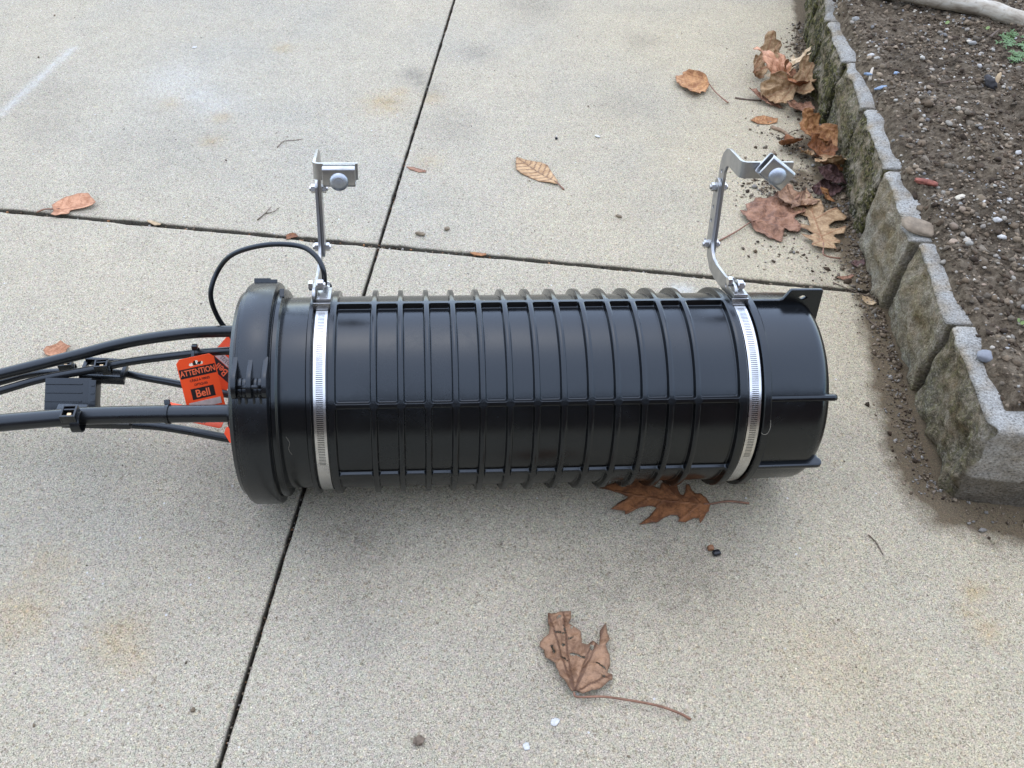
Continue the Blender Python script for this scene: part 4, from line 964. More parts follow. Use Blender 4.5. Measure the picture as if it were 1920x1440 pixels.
L['joint_leaf']=((-0.573,1.096),[(-21.1,-21.1),(-20.8,-10.4),(-27.5,2.5),(-22.7,11.4),(-13.3,22.9),(3,29.3),(18.9,28.5),(35.1,9),(31.9,2.3),(20.4,-2.4),(13.4,-4.9),(1.4,-7.4),(2.1,-13.9),(-4.1,-18.4),(-14.4,-22.2)],[(-15.9,-1.5),(-20.3,-3.8),(-35.2,-5.7),(-46.1,-11.2)])
L['peach']=((-0.498,0.802),[(-14.9,-3.1),(-13.4,3.3),(-6.3,8.7),(0.9,14),(5.3,11.6),(16.5,4.2),(11.6,2.8),(10.9,-6.1),(5.1,-10),(-2.8,-12.8),(-9.7,-10.5)],[])
L['sliver']=((-0.076,1.215),[(-16.6,7.6),(-6.6,7.9),(15.3,-1.5),(14.1,-6.6),(4.2,-7),(-10.5,0.1)],[])
L['small_oval']=((0.497,1.382),[(-25.1,-2.8),(-12,10.7),(2.6,15),(23.4,4.3),(19.7,-6.3),(4.9,-12),(-13.9,-11.7)],[])
LM = {'tan': mat_leaf('tan_leaf', (0.40, 0.27, 0.16), (0.26, 0.16, 0.085), (0.30, 0.13, 0.07)),
      'redbrown': mat_leaf('redbrown_leaf', (0.26, 0.138, 0.088), (0.14, 0.068, 0.042), (0.33, 0.17, 0.11)),
      'rust': mat_leaf('rust_leaf', (0.27, 0.115, 0.05), (0.15, 0.06, 0.028), (0.20, 0.09, 0.045), 0.4),
      'brown': mat_leaf('brown_leaf', (0.285, 0.170, 0.108), (0.17, 0.093, 0.055), (0.10, 0.05, 0.03), 0.9),
      'orange': mat_leaf('orange_leaf', (0.40, 0.21, 0.095), (0.24, 0.105, 0.042), (0.30, 0.13, 0.05)),
      'peach': mat_leaf('peach_leaf', (0.50, 0.265, 0.165), (0.36, 0.165, 0.09), (0.30, 0.14, 0.08)),
      'straw': mat_leaf('straw_leaf', (0.46, 0.30, 0.17), (0.34, 0.20, 0.10), (0.13, 0.07, 0.04), 0.8),
      'purple': mat_leaf('purple_leaf', (0.10, 0.055, 0.055), (0.05, 0.026, 0.026), (0.16, 0.09, 0.08)),
      'pale': mat_leaf('pale_leaf', (0.55, 0.43, 0.30), (0.40, 0.28, 0.17), (0.35, 0.25, 0.15))}
STEM = mat_flat('leaf_stem', (0.22, 0.11, 0.065), 0.6, 0.3, 120)

PU = 'leaves piled against the blocks'
def leaf_mesh(out, veins, grid=0.0022, holes=(), jag=0.0008):
    P = []
    n = len(out)
    for i in range(n):                           # refine the outline with a slightly ragged edge
        a, b = Vector(out[i]), Vector(out[(i + 1) % n]); L_ = (b - a).length; k = max(1, int(L_ / 0.003))
        for q in range(k):
            p_ = a.lerp(b, q / k)
            if q: p_ += Vector((nz((p_.x, p_.y, 1), 420, 2), nz((p_.x, p_.y, 2), 420, 5))) * jag
            P.append(p_)
    m_ = len(P); edges = [(i, (i + 1) % m_) for i in range(m_)]
    xs_ = [q.x for q in P]; ys_ = [q.y for q in P]
    def inside(x, y, poly):
        c = False; j = len(poly) - 1
        for i in range(len(poly)):
            xi, yi = poly[i]; xj, yj = poly[j]
            if (yi > y) != (yj > y) and x < (xj - xi) * (y - yi) / (yj - yi) + xi: c = not c
            j = i
        return c
    pts = list(P); row = 0; y = min(ys_)
    while y < max(ys_):
        x = min(xs_) + (grid / 2 if row % 2 else 0)
        while x < max(xs_):
            if inside(x, y, P) and min((Vector((x, y)) - q).length for q in P) > grid * 0.55: pts.append(Vector((x, y)))
            x += grid
        y += grid * 0.866; row += 1
    v, e, f, *_ = delaunay_2d_cdt(pts, edges, [], 1, 1e-7)
    f = [q for q in f if inside(sum(v[i].x for i in q) / 3, sum(v[i].y for i in q) / 3, P)]
    if holes: f = [q for q in f if not any(inside(sum(v[i].x for i in q) / 3, sum(v[i].y for i in q) / 3, h_) for h_ in holes)]
    X = np.array([q.x for q in v]); Y = np.array([q.y for q in v]); d = np.full(len(v), 1.0)
    for vn in veins: d = np.minimum(d, dist_poly(X, Y, vn))
    bd = dist_poly(X, Y, [tuple(q) for q in P] + [tuple(P[0])])
    return v, f, np.exp(-(d / 0.0011) ** 2), bd, d

def veins_for(out, stem, kind):
    b = Vector(stem[0] if stem else out[0]); tips = []
    O_ = [Vector(q) for q in out]; n = len(O_)
    for i in range(n):                              # lobe tips are local maxima of distance from the base
        d = (O_[i] - b).length
        if d > (O_[i - 1] - b).length and d > (O_[(i + 1) % n] - b).length: tips.append(O_[i])
    far = max(O_, key=lambda q: (q - b).length)
    vs_ = [[tuple(b), tuple(b.lerp(far, 0.5)), tuple(far)]]
    for q in tips:
        if kind == 'palm': vs_.append([tuple(b), tuple(q)])
        else:
            ax_ = (far - b); t = max(0.05, min(0.9, (q - b).dot(ax_) / ax_.length_squared - 0.22)); vs_.append([tuple(b + ax_ * t), tuple(q)])
    if kind == 'pinnate':
        ax_ = far - b; pr = Vector((-ax_.y, ax_.x))
        for k in range(1, 8):
            for s_ in (-1, 1): vs_.append([tuple(b + ax_ * k / 9), tuple(b + ax_ * (k / 9 + 0.16) + pr * s_ * 0.28)])
    return vs_

def leaf(key, mat, label, kind='palm', amp=0.004, curl=0.0, lift=0.0015, crum=0.0025, cf=45, loc=None, rot=(0, 0, 0), scale=1.0, bend=0.0, bdir=0.0, stem=True, holes=(), seed=0, group='fallen brown leaves', grid=0.0022, z0=0.0):
    c, out, st = L[key]
    if group == PU: crum, cf = 0.0075, 48
    out = [(a * 0.001 * scale, b * 0.001 * scale) for a, b in out]; st = [(a * 0.001 * scale, b * 0.001 * scale) for a, b in st]
    holes = [[(a * 0.001, b * 0.001) for a, b in h_] for h_ in holes]
    vn = veins_for(out, st, kind)
    v, f, va, bd, dv = leaf_mesh(out, vn, grid, holes)
    rmax = max(math.hypot(*q) for q in out)
    cb, sb_ = math.cos(bdir), math.sin(bdir)
    def shape(x, y, dvein=0.002, edge=1.0):
        q = (x, y, seed * 1.3)
        z = lift + amp * (0.5 + 0.5 * nz(q, 22, seed)) + crum * ((0.5 - 1.6 * abs(nz(q, cf * 0.8, seed + 3))) * 0.8 + (0.4 - 1.5 * abs(nz(q, cf * 2.0, seed + 7))) * 0.4) + curl * (math.hypot(x, y) / rmax) ** 2
        z += min(0.0018, dvein * 0.18) * (1 if crum > 0.001 else 0.3)
        if bend:
            u_ = x * cb + y * sb_; w_ = -x * sb_ + y * cb
            th = u_ * bend * (1 + 0.35 * nz((w_, 0, seed), 20, 2)); rr = 1 / bend
            u2 = math.sin(th) * (rr - z); z2 = rr - math.cos(th) * (rr - z)
            x, y, z = u2 * cb - w_ * sb_, u2 * sb_ + w_ * cb, z2
        return Vector((x, y, z))
    V = [shape(q.x, q.y, dv[i]) for i, q in enumerate(v)]
    Mr = Euler(rot).to_matrix(); V = [Mr @ q for q in V]; mz = min(q.z for q in V)
    dz = -mz + 0.0006
    V = [q + Vector((0, 0, dz)) for q in V]
    me = mesh('leaf_blade', V, f)
    a = me.attributes.new('vein', 'FLOAT', 'POINT'); a.data.foreach_set('value', va.astype(np.float32))
    a = me.attributes.new('rim', 'FLOAT', 'POINT'); a.data.foreach_set('value', np.exp(-(bd / 0.0014) ** 2).astype(np.float32))
    p0 = loc if loc is not None else (c[0], c[1])
    r0 = empty('leaf', (p0[0], p0[1], z0 + (p0[2] if len(p0) > 2 else 0)), label=label, cat='leaf', group=group)
    o = link('leaf_blade', me, LM[mat], r0, smooth=True)
    md = o.modifiers.new('thickness', 'SOLIDIFY'); md.thickness = 0.0004
    if st and stem:
        S_ = []
        for i, (x, y) in enumerate(st):
            t = i / (len(st) - 1); q = Mr @ shape(x, y, 0.0, 0) + Vector((0, 0, dz))
            if loc is None: q.z = q.z * (1 - t) + 0.0011 * t + 0.0004
            S_.append(q)
        link('leaf_stem', tube('leaf_stem', S_, 0.0010, 8, 5, taper=(0.9, 1.25)), STEM, r0, smooth=True)
    return r0

bigh = [[(-18, 28), (-16.5, 32), (-11, 33), (-15, 29)], [(-15, 15), (-10, 17), (-9, 15), (-13, 13.5)], [(-20, 15.5), (-14, 17), (-13, 15.5), (-17, 14)], [(-8, 11), (-2, 11.5), (-3, 10), (-7, 9.5)], [(-15, 5), (-11, 6.5), (-10, 5), (-13, 3.5)],
        [(-7, -2), (1, -3), (4, -6.5), (8, -7), (7, -8.5), (3, -8), (0, -5), (-6, -4)], [(-18, -9), (-12, -7.5), (-8, -12), (-9.5, -12), (-13, -9)], [(13, 4), (16, 3), (15, -1), (12, 0)], [(20, -26), (24, -25), (23, -29), (21, -28)], [(14, -12), (20, -15), (26, -19), (25, -20), (19, -17)], [(-5, 22), (-1, 26), (1, 25), (-4, 20)], [(-25, 2), (-22, -5), (-20.5, -5), (-23, 3)], [(-12, 24), (-10.5, 18), (-9.5, 18), (-10.5, 25)]]
leaf('big', 'brown', 'large crumpled brown leaf with long stem in the foreground', 'palm', 0.007, 0.004, crum=0.0085, cf=55, holes=bigh, seed=1, grid=0.0016)
leaf('oak_under', 'rust', 'rust brown lobed oak leaf lying partly under the closure', 'oak', 0.003, 0.0035, crum=0.0008, cf=30, seed=2)
leaf('oak_tan', 'tan', 'pale tan lobed oak leaf at the foot of the blocks', 'oak', 0.003, 0.004, lift=0.008, crum=0.0010, cf=30, seed=3, z0=0.004)
leaf('maple_red', 'redbrown', 'wrinkled red brown leaf overlapped by the tan oak leaf', 'palm', 0.005, 0.002, crum=0.0065, cf=55, seed=4)
leaf('curled', 'orange', 'curled orange brown leaf alone on the upper right slab', 'palm', 0.004, 0.004, lift=0.004, crum=0.003, seed=5, bend=16, bdir=0.6)
leaf('elliptic', 'straw', 'pointed oval tan leaf with dark veins behind the closure', 'pinnate', 0.002, 0.004, crum=0.0006, seed=6)
leaf('joint_leaf', 'peach', 'light brown leaf resting across the left slab joint', 'palm', 0.004, 0.007, crum=0.002, seed=7)
leaf('peach', 'peach', 'small peach coloured leaf beyond the uppermost cable', 'pinnate', 0.003, 0.007, crum=0.002, seed=8)
leaf('sliver', 'redbrown', 'narrow red brown leaf sliver beside the crossing joint', 'pinnate', 0.001, 0.001, crum=0.0005, seed=9)
leaf('small_oval', 'orange', 'small narrow orange leaf between the two leaf piles', 'pinnate', 0.002, 0.003, crum=0.0006, seed=10)
# upper pile against the blocks
leaf('maple_red', 'tan', 'topmost frilled tan leaf of the upper pile', 'palm', 0.004, 0.004, loc=(0.549, 1.585, 0.004), rot=(R(28), R(-10), R(40)), scale=0.62, bend=22, bdir=0.4, seed=11, group=PU, stem=False)
leaf('oak_tan', 'pale', 'pale pointed oak leaf in the upper pile touching the block', 'oak', 0.003, 0.002, loc=(0.566, 1.512, 0.018), rot=(R(22), R(-24), R(-62)), scale=0.72, bend=10, bdir=0.2, seed=12, group=PU, stem=False)
leaf('big', 'peach', 'broad light brown leaf arching over the upper pile', 'palm', 0.004, 0.002, loc=(0.531, 1.505, 0.010), rot=(R(20), R(10), R(30)), scale=0.95, bend=-20, bdir=1.2, seed=13, group=PU, stem=False)
leaf('maple_red', 'rust', 'dark golden leaf curled in the middle of the upper pile', 'palm', 0.006, 0.002, loc=(0.552, 1.468, 0.010), rot=(R(35), R(14), R(100)), scale=0.68, bend=26, bdir=0.9, seed=14, group=PU, stem=False)
leaf('curled', 'tan', 'folded tan leaf at the front of the upper pile', 'palm', 0.004, 0.002, loc=(0.528, 1.452, 0.006), rot=(R(38), R(-8), R(10)), scale=0.95, bend=24, bdir=1.4, seed=15, group=PU, stem=False)
leaf('elliptic', 'redbrown', 'reddish leaf under the front left of the upper pile', 'pinnate', 0.003, 0.002, loc=(0.512, 1.444), rot=(R(10), R(6), R(10)), scale=0.75, bend=14, bdir=0.3, seed=16, group=PU, stem=False)
leaf('maple_red', 'redbrown', 'pinkish brown pointed leaf at the lowest front of the upper pile', 'palm', 0.004, 0.002, loc=(0.560, 1.415), rot=(R(12), R(-6), R(160)), scale=0.55, bend=14, bdir=0.2, seed=17, group=PU, stem=False)
# lower pile
leaf('maple_red', 'orange', 'bright orange crumpled leaf on top of the lower pile', 'palm', 0.006, 0.004, loc=(0.553, 1.318, 0.010), rot=(R(30), R(-5), R(60)), scale=0.72, bend=22, bdir=0.5, seed=21, group=PU, stem=False)
leaf('big', 'rust', 'brown orange cupped leaf in the middle of the lower pile', 'palm', 0.005, 0.006, loc=(0.553, 1.275, 0.012), rot=(R(42), R(6), R(10)), scale=0.62, bend=24, bdir=1.3, seed=22, group=PU, stem=False)
leaf('curled', 'orange', 'curled orange leaf leaning on the block beside the lower pile', 'palm', 0.004, 0.003, loc=(0.579, 1.292, 0.016), rot=(R(24), R(-38), R(20)), scale=0.60, bend=18, bdir=0.2, seed=23, group=PU, stem=False)
leaf('curled', 'rust', 'small brown leaf at the left of the lower pile', 'palm', 0.004, 0.004, loc=(0.520, 1.295, 0.004), rot=(R(25), R(10), R(190)), scale=0.55, bend=24, bdir=0.9, seed=24, group=PU, stem=False)
leaf('maple_red', 'tan', 'tan frilled leaf over dark purple ones in the lower pile', 'palm', 0.005, 0.002, loc=(0.562, 1.222, 0.014), rot=(R(30), R(-6), R(200)), scale=0.62, bend=12, bdir=1.5, seed=25, group=PU, stem=False)
leaf('elliptic', 'purple', 'dark purple shrivelled leaf below the tan frilled one', 'pinnate', 0.006, 0.002, loc=(0.558, 1.196, 0.006), rot=(R(30), R(4), R(50)), scale=0.85, bend=30, bdir=1.1, seed=26, group=PU, stem=False)
leaf('elliptic', 'purple', 'dark purple rolled leaf at the bottom of the lower pile', 'pinnate', 0.006, 0.002, loc=(0.548, 1.178, 0.002), rot=(R(16), R(0), R(64)), scale=0.80, bend=36, bdir=1.0, seed=27, group=PU, stem=False)
leaf('maple_red', 'brown', 'brown leaf wedged between the red brown leaf and the diagonal clamp plate', 'palm', 0.005, 0.003, loc=(0.487, 1.150, 0.004), rot=(R(8), R(-4), R(80)), scale=0.66, bend=8, bdir=0.4, seed=28, group=PU, stem=False)
leaf('curled', 'orange', 'little orange fragment standing above the tan oak leaf', 'palm', 0.004, 0.003, loc=(0.535, 1.155, 0.004), rot=(R(35), R(10), R(70)), scale=0.36, bend=20, bdir=0.4, seed=29, group=PU, stem=False)
leaf('big', 'tan', 'crumpled tan leaf wedged at the left of the upper pile', 'palm', 0.005, 0.004, loc=(0.522, 1.540, 0.004), rot=(R(34), R(16), R(-40)), scale=0.62, bend=30, bdir=0.7, seed=51, group=PU, stem=False)
leaf('maple_red', 'tan', 'ragged tan leaf behind the middle of the upper pile', 'palm', 0.005, 0.004, loc=(0.578, 1.470, 0.016), rot=(R(26), R(-34), R(30)), scale=0.60, bend=24, bdir=1.9, seed=52, group=PU, stem=False)
leaf('big', 'purple', 'dark shadowed leaf deep inside the upper pile', 'palm', 0.005, 0.004, loc=(0.556, 1.490, 0.000), rot=(R(18), R(-10), R(80)), scale=0.85, bend=18, bdir=0.2, seed=53, group=PU, stem=False)
leaf('oak_tan', 'rust', 'brown oak leaf beneath the right side of the lower pile', 'oak', 0.004, 0.003, loc=(0.572, 1.255, 0.004), rot=(R(14), R(-24), R(30)), scale=0.52, bend=18, bdir=0.4, seed=54, group=PU, stem=False)
leaf('big', 'tan', 'light brown crumpled leaf on the left flank of the lower pile', 'palm', 0.005, 0.004, loc=(0.534, 1.262, 0.002), rot=(R(30), R(12), R(140)), scale=0.50, bend=34, bdir=0.7, seed=55, group=PU, stem=False)
leaf('small_oval', 'pale', 'pale curled seed wing at the foot of the speckled block', 'pinnate', 0.002, 0.003, loc=(0.5372, 0.9269), rot=(0, 0, R(-50)), scale=0.50, bend=30, bdir=0.3, seed=30, stem=False)
leaf('sliver', 'redbrown', 'dark red leaf scrap near the end of the long joint', 'pinnate', 0.002, 0.003, loc=(0.520, 0.975), rot=(0, 0, R(40)), scale=0.8, seed=31, stem=False)
leaf('small_oval', 'purple', 'dark brown leaf scrap tucked against the speckled block', 'pinnate', 0.002, 0.003, loc=(0.545, 1.005), rot=(0, 0, R(20)), scale=0.55, bend=20, seed=32, stem=False)
leaf('sliver', 'peach', 'orange leaf scrap caught in the joint behind the closure', 'pinnate', 0.002, 0.002, loc=(-0.1345, 0.905), rot=(0, 0, R(75)), scale=0.6, seed=33, stem=False)
leaf('sliver', 'pale', 'pale leaf scrap lying over the left slab joint', 'pinnate', 0.001, 0.001, loc=(-0.445, 1.066), rot=(0, 0, R(-4)), scale=0.75, seed=34, stem=False)
leaf('sliver', 'orange', 'crimson sliver lying in the joint behind the ribs', 'pinnate', 0.001, 0.001, loc=(0.020, 1.010), rot=(0, 0, R(10)), scale=0.7, seed=35, stem=False)
leaf('joint_leaf', 'rust', 'red brown scrap stuck in the joint near the left bracket', 'palm', 0.001, 0.001, loc=(-0.245, 1.040), rot=(0, 0, R(-6)), scale=0.28, seed=36, stem=False)

# ------------------------------------------------------------------ twigs, seeds, chips
TW = mat_flat('twig_bark', (0.12, 0.085, 0.06), 0.85, 0.35, 150)
def twig(pts, r, label, name='twig', mat=None, cat='twig', group='twigs and stalks on the ground', seg=7):
    c = Vector(pts[0]); me = tube(name, [Vector(q) - c for q in pts], r, seg, 6, taper=(1.2, 0.6)); o = link(name, me, mat or TW, smooth=True, label=label, cat=cat, group=group); o.location = c; return o
twig([(-0.299, 1.078, 0.001), (-0.291, 1.092, 0.0015), (-0.283, 1.108, 0.003)], 0.0008, 'tiny forked twig left of the near bracket')
twig([(-0.290, 1.094, 0.001), (-0.278, 1.098, 0.002), (-0.272, 1.110, 0.001)], 0.0006, 'short side shoot of the forked twig left of the near bracket')
twig([(-0.300, 1.270, 0.001), (-0.292, 1.287, 0.0015), (-0.275, 1.292, 0.001), (-0.263, 1.296, 0.001)], 0.0006, 'thin hooked stalk on the slab above the near bracket')
twig([(0.428, 0.556, 0.001), (0.433, 0.546, 0.0012), (0.436, 0.531, 0.001)], 0.0006, 'short dark stalk on bare concrete near the corner block')
twig([(0.462, 1.455, 0.001), (0.482, 1.450, 0.001), (0.506, 1.448, 0.001)], 0.0016, 'grey green stalk pointing at the upper leaf pile')
twig([(0.505, 1.36, 0.001), (0.520, 1.345, 0.003), (0.532, 1.318, 0.002)], 0.0030, 'scaly brown catkin beside the small orange leaf', mat=mat_flat('catkin', (0.24, 0.16, 0.10), 0.9, 0.4, 300), cat='catkin')
twig([(0.512, 1.325, 0.001), (0.535, 1.345, 0.004), (0.556, 1.352, 0.003)], 0.0008, 'thin dark twig crossing between the two leaf piles')
twig([(0.610, 1.300, 0.120), (0.616, 1.318, 0.128), (0.626, 1.333, 0.124)], 0.0022, 'pale broken stick poking out of the soil by the blocks', mat=mat_flat('pale_stick', (0.42, 0.36, 0.28), 0.8, 0.2, 120))
twig([(0.660, 1.18, 0.129), (0.685, 1.195, 0.131), (0.71, 1.20, 0.132)], 0.0010, 'thin brown straw on the soil above the red bark chip')
twig([(0.70, 1.27, 0.133), (0.73, 1.275, 0.136), (0.757, 1.283, 0.136)], 0.0010, 'thin dark stick lying beside the burnt looking seed husk')
twig([(0.59, 0.86, 0.116), (0.602, 0.872, 0.118), (0.606, 0.888, 0.117)], 0.0007, 'yellow straw on the soil near the blue scraps', mat=mat_flat('straw', (0.42, 0.33, 0.16), 0.8, 0.2, 120))
twig([(0.545, 0.866, 0.002), (0.530, 0.880, 0.0025), (0.524, 0.902, 0.001)], 0.0008, 'curved dry stalk in the damp dirt at the foot of the block')
twig([(0.500, 0.965, 0.001), (0.525, 0.945, 0.0015), (0.548, 0.935, 0.001)], 0.0006, 'long thin root strand below the end of the joint')
twig([(0.8870, 1.25, 0.138), (0.868, 1.262, 0.14), (0.853, 1.270, 0.14)], 0.0018, 'flat brown splinter on the soil at the right edge')
twig([(0.812, 1.385, 0.152), (0.824, 1.400, 0.150), (0.838, 1.415, 0.150)], 0.0018, 'reddish brown splinter below the fallen pole')
def chip(c, d, rot, mat, label, cat, name, lump=0.25, seed=0, group='small bits lying on the ground'):
    bm = bmesh.new(); bmesh.ops.create_icosphere(bm, subdivisions=3, radius=1.0)
    ee = 1.0 if lump >= 0.4 else 0.6
    for v in bm.verts:
        q = v.co.copy(); k = 1 + 1.5 * lump * fbm(q, 2.2, seed, 3)
        v.co = Vector((math.copysign(abs(q.x) ** ee, q.x) * d[0], math.copysign(abs(q.y) ** ee, q.y) * d[1], q.z * d[2])) * k
    o = link(name, bm_mesh(name, bm), mat, smooth=True, label=label, cat=cat, group=group); o.location = c; o.rotation_euler = rot; return o
woodb = mat_flat('weathered_wood', (0.20, 0.15, 0.10), 0.85, 0.3, 90)
chip((0.5660, 0.9340, 0.1175), (0.024, 0.014, 0.0035), (R(6), R(8), R(-15)), mat_flat('flagstone', (0.20, 0.155, 0.105), 0.9, 0.3, 120), 'flat brown stone chip lying across the joint of two edging blocks', 'stone', 'stone_chip', 0.2, 3)
chip((0.5610, 0.7058, 0.1180), (0.0105, 0.0075, 0.0050), (R(4), R(-8), R(-30)), mat_flat('grey_pebble', (0.19, 0.195, 0.205), 0.7, 0.15, 200), 'smooth blue grey pebble on the rim of the corner block', 'pebble', 'pebble', 0.12, 5)
chip((0.5974, 1.018, 0.1275), (0.015, 0.0045, 0.0035), (0, R(5), R(-12)), mat_flat('red_bark', (0.20, 0.065, 0.042), 0.85, 0.45, 200), 'red bark chip on the soil', 'bark chip', 'bark_chip', 0.3, 6)
chip((0.6330, 0.990, 0.124), (0.009, 0.0045, 0.003), (0, R(5), R(30)), mat_flat('pale_wood_chip', (0.50, 0.44, 0.33), 0.8, 0.2, 200), 'pale wood chip on the soil right of the red bark chip', 'wood chip', 'wood_chip', 0.2, 7)
chip((0.2640, 0.5285, 0.003), (0.0042, 0.0034, 0.0030), (0, 0, R(20)), mat_flat('black_seed', (0.012, 0.012, 0.014), 0.3, 0.2, 100), 'shiny black seed on the concrete in front of the closure', 'seed', 'seed', 0.12, 8)
chip((0.2590, 0.5345, 0.003), (0.0032, 0.0026, 0.0026), (0, 0, 0), mat_flat('brown_husk', (0.22, 0.10, 0.045), 0.6, 0.3, 200), 'brown husk beside the shiny black seed', 'husk', 'seed_husk', 0.35, 9)
chip((-0.0310, 0.3301, 0.003), (0.0050, 0.0042, 0.0025), (0, 0, R(30)), mat_flat('grey_clod', (0.16, 0.12, 0.085), 0.9, 0.4, 200), 'grey brown clod near the bottom edge of the picture', 'clod', 'dirt_clod', 0.45, 10)
chip((-0.0629, 1.0513, 0.003), (0.0070, 0.0030, 0.0022), (0, 0, R(-15)), mat_flat('bud_scale', (0.20, 0.155, 0.10), 0.8, 0.35, 200), 'larger grey brown bud just beyond the long joint', 'bud', 'fallen_bud', 0.35, 11)
chip((-0.0254, 1.065, 0.0025), (0.0038, 0.0030, 0.0020), (0, 0, R(30)), bpy.data.materials['bud_scale'], 'smaller round bud with a stalk beyond the long joint', 'bud', 'fallen_bud', 0.3, 12)
chip((0.1453, 1.3121, 0.002), (0.0022, 0.0022, 0.002), (0, 0, 0), bpy.data.materials['black_seed'], 'tiny black berry above the oval tan leaf', 'berry', 'berry', 0.1, 13)
chip((0.2126, 1.3211, 0.0015), (0.0045, 0.0022, 0.0012), (0, 0, R(-30)), mat_flat('white_flake', (0.52, 0.51, 0.47), 0.8, 0.2, 300), 'white flake above and right of the oval tan leaf', 'flake', 'paint_flake', 0.2, 14)
chip((0.4755, 1.2010, 0.006), (0.0065, 0.0045, 0.0035), (R(10), 0, R(40)), mat_flat('yellow_green_bud', (0.55, 0.55, 0.20), 0.6, 0.25, 120), 'yellow green bud under the diagonal clamp plate', 'bud', 'leaf_bud', 0.25, 15)
chip((0.2246, 1.1042, 0.002), (0.0045, 0.0022, 0.002), (0, 0, R(-30)), bpy.data.materials['bud_scale'], 'small dark seed between the oval leaf and the far bracket', 'seed', 'seed', 0.3, 16)
FLK = bpy.data.materials['white_flake']
chip((0.089, 0.350, 0.0006), (0.0042, 0.0034, 0.0004), (0, 0, R(50)), FLK, 'round white paint spot near the foreground leaf stem', 'flake', 'paint_flake', 0.5, 41)
chip((0.063, 0.328, 0.0005), (0.0028, 0.0036, 0.0004), (0, 0, R(10)), FLK, 'small white paint spot at the bottom edge below the foreground leaf', 'flake', 'paint_flake', 0.5, 42)
chip((-0.503, 1.60, 0.0006), (0.0045, 0.0030, 0.0006), (0, 0, R(20)), FLK, 'white fleck near the top of the left slab', 'flake', 'paint_flake', 0.4, 43)
LINT = mat_flat('lint_fibre', (0.30, 0.27, 0.21), 0.8, 0.1, 60)
def on_barrel(s_, ang, r): return CL_M @ polar(s_, ang, r)
link('lint_thread', tube('lint_thread', [on_barrel(0.2135, 21, 0.1036), on_barrel(0.2160, 20, 0.1037), on_barrel(0.2195, 20.5, 0.1036), on_barrel(0.2215, 24, 0.1034), on_barrel(0.2230, 27, 0.0985)], 0.00014, 6, 6), LINT, label='pale lint thread caught beside the band near the domed end', cat='lint', group='lint threads on the closure')
link('lint_thread', tube('lint_thread', [on_barrel(-0.2330, 22, 0.0970), on_barrel(-0.2300, 18, 0.0971), on_barrel(-0.2315, 14, 0.0971), on_barrel(-0.2290, 10, 0.0971)], 0.00010, 6, 6), LINT, label='fine pale hair on the smooth neck beside the collar', cat='lint', group='lint threads on the closure')
blue = mat_flat('blue_plastic', (0.17, 0.23, 0.31), 0.45, 0.25, 150)
for c, d, rz, lb in (((0.6120, 1.262, 0.1285), (0.015, 0.003, 0.0022), 0.6, 'longest blue plastic scrap on the soil beside the mossy blocks'), ((0.6060, 1.305, 0.1275), (0.0065, 0.0028, 0.002), 0.1, 'short blue plastic scrap next to the pale stick'), ((0.6480, 1.305, 0.130), (0.0060, 0.0035, 0.002), 0.7, 'blue plastic scrap lying farthest from the blocks'),
                     ((0.5960, 0.898, 0.120), (0.0075, 0.0022, 0.002), 0.6, 'blue plastic strip on the soil above the corner block'), ((0.5830, 0.846, 0.1185), (0.0075, 0.0024, 0.002), 0.5, 'bent blue plastic strip near the rim of the long brown block')):
    chip(c, d, (0, R(6), rz), blue, lb, 'plastic scrap', 'plastic_scrap', 0.4, c[0] * 40, 'blue plastic scraps in the soil')
chip((0.7700, 1.262, 0.140), (0.007, 0.012, 0.007), (R(20), 0, R(20)), mat_flat('charred_husk', (0.025, 0.022, 0.022), 0.7, 0.4, 120), 'black charred husk half buried in the soil', 'husk', 'charred_husk', 0.5, 21)
chip((0.7800, 1.266, 0.143), (0.003, 0.010, 0.002), (R(50), R(10), R(-20)), mat_flat('husk_flap', (0.42, 0.30, 0.17), 0.7, 0.25, 120), 'tan flap standing beside the black charred husk', 'husk', 'husk_flap', 0.3, 22)

# fallen pole at the back of the bed
pole = [(0.56, 1.60, 0.150), (0.6804, 1.556, 0.152), (0.7289, 1.538, 0.153), (0.7724, 1.513, 0.154), (0.8389, 1.480, 0.155), (0.8877, 1.435, 0.155), (1.05, 1.30, 0.155), (1.25, 1.12, 0.160)]
tp = NT('weathered_pole')
mp = tp.n('ShaderNodeMapping'); mp.inputs['Scale'].default_value = (1, 1, 4); tp.l(tp.co, mp.inputs['Vector'])
cc = tp.ramp(tp.noise(26, 5, 0.65, mp.outputs[0]), [(0.3, (0.17, 0.13, 0.09)), (0.5, (0.36, 0.31, 0.235)), (0.7, (0.50, 0.46, 0.38))])
tp.set(tp.mix(tp.ramp(tp.noise(120, 3), [(0.56, 0.0), (0.68, 0.5)]), cc, (0.14, 0.10, 0.065)), 0.75); tp.bump(tp.noise(90, 4), 0.4, 0.002)
pm = tube('fallen_pole', pole, 0.0135, 24, 10)
for v in pm.vertices: v.co += Vector((nz(v.co, 40, 2), nz(v.co, 40, 5), nz(v.co, 40, 9))) * 0.0014
link('fallen_pole', pm, tp.m, smooth=True, label='weathered tan pole lying across the back of the soil bed', cat='pole')

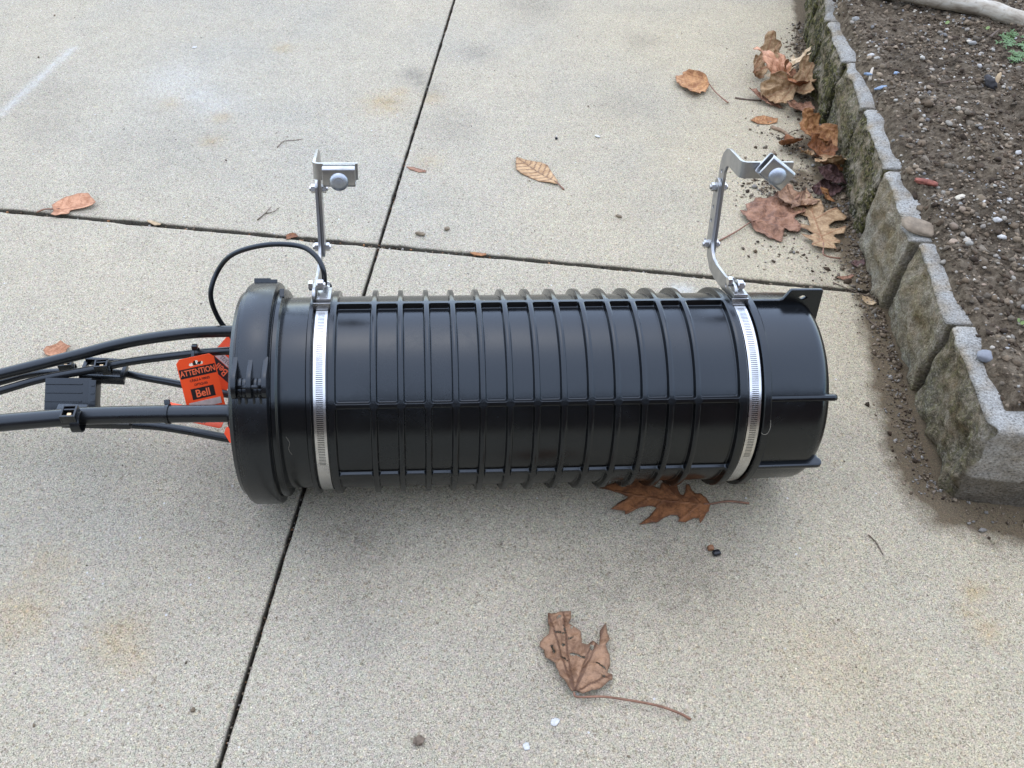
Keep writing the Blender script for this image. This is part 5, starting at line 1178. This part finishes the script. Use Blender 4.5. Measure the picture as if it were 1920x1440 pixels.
# weeds
GREEN = mat_flat('weed_green', (0.085, 0.15, 0.045), 0.55, 0.35, 200); GREEN2 = mat_flat('seedling_green', (0.16, 0.22, 0.06), 0.5, 0.3, 200)
def frond(bm, base, d, length, wdt, droop):
    n_ = 7; P = []
    for k in range(n_): t = k / (n_ - 1); P.append(base + d * length * t + Vector((0, 0, length * (0.55 * t - droop * t * t))))
    side = Vector((-d.y, d.x, 0))
    for k in range(1, n_):
        for s_ in (-1, 1):
            q = P[k]; tip = q + (side * s_ * 0.8 + d * 0.7) * wdt * (1.2 - 0.8 * k / n_) + Vector((0, 0, random.uniform(-0.2, 0.3) * wdt)); w2 = d * wdt * 0.20
            vs_ = [bm.verts.new(x) for x in (q - w2, q + w2, tip + w2 * 0.6, tip - w2 * 0.6)]; bm.faces.new(vs_)
    for k in range(n_ - 1):
        w2 = side * 0.0005; vs_ = [bm.verts.new(x) for x in (P[k] - w2, P[k] + w2, P[k + 1] + w2, P[k + 1] - w2)]; bm.faces.new(vs_)
def weed(c, n_, ln, label):
    r0 = empty('weed', c, label=label, cat='weed', group='green weeds in the soil')
    for k in range(n_):
        a = random.uniform(0, 6.28); bm = bmesh.new(); frond(bm, Vector((random.uniform(-1, 1), random.uniform(-1, 1), 0)) * ln * 0.25, Vector((math.cos(a), math.sin(a), 0)), ln * random.uniform(0.7, 1.2), ln * 0.30, random.uniform(0.3, 0.7)); link('frond', bm_mesh('frond', bm), GREEN, r0)
weed((0.855, 1.385, soil_z(0.855, 1.385) - 0.002), 14, 0.030, 'feathery green weed, the upper one at the right edge of the soil')
weed((0.845, 1.328, soil_z(0.845, 1.328) - 0.002), 12, 0.026, 'feathery green weed just below the upper one at the right edge')
weed((0.762, 1.045, soil_z(0.762, 1.045)), 6, 0.016, 'small feathery sprig at the right edge level with the red bark chip')
def clover(c, n_, r, label):
    r0 = empty('seedling', c, label=label, cat='seedling', group='small green seedlings in the soil')
    for k in range(n_):
        a = 6.283 * k / n_ + 0.4; V = [(0, 0, 0)]; 
        for q in range(9): an = 6.283 * q / 8; V.append((r * (0.9 + 0.55 * math.cos(an)), r * 0.55 * math.sin(an), 0.001 + 0.0012 * math.cos(an)))
        me = mesh('leaflet', V[1:9], [tuple(range(8))]); me.transform(Matrix.Translation((0, 0, 0.004 + 0.002 * (k % 2))) @ Matrix.Rotation(a, 4, 'Z') @ Matrix.Rotation(R(-18), 4, 'Y')); link('leaflet', me, GREEN2, r0)
clover((0.6105, 0.7508, soil_z(0.6105, 0.7508)), 4, 0.0042, 'round leaved green seedling on the soil above the grey pebble')
clover((0.622, 0.738, soil_z(0.622, 0.738)), 3, 0.0035, 'smaller green seedling at the right edge above the corner block')
clover((0.7689, 1.452, soil_z(0.7689, 1.452)), 2, 0.0060, 'single green leaf shoot below the fallen pole')
clover((0.822, 1.425, soil_z(0.822, 1.425)), 2, 0.0055, 'pale green shoot near the right end of the fallen pole')
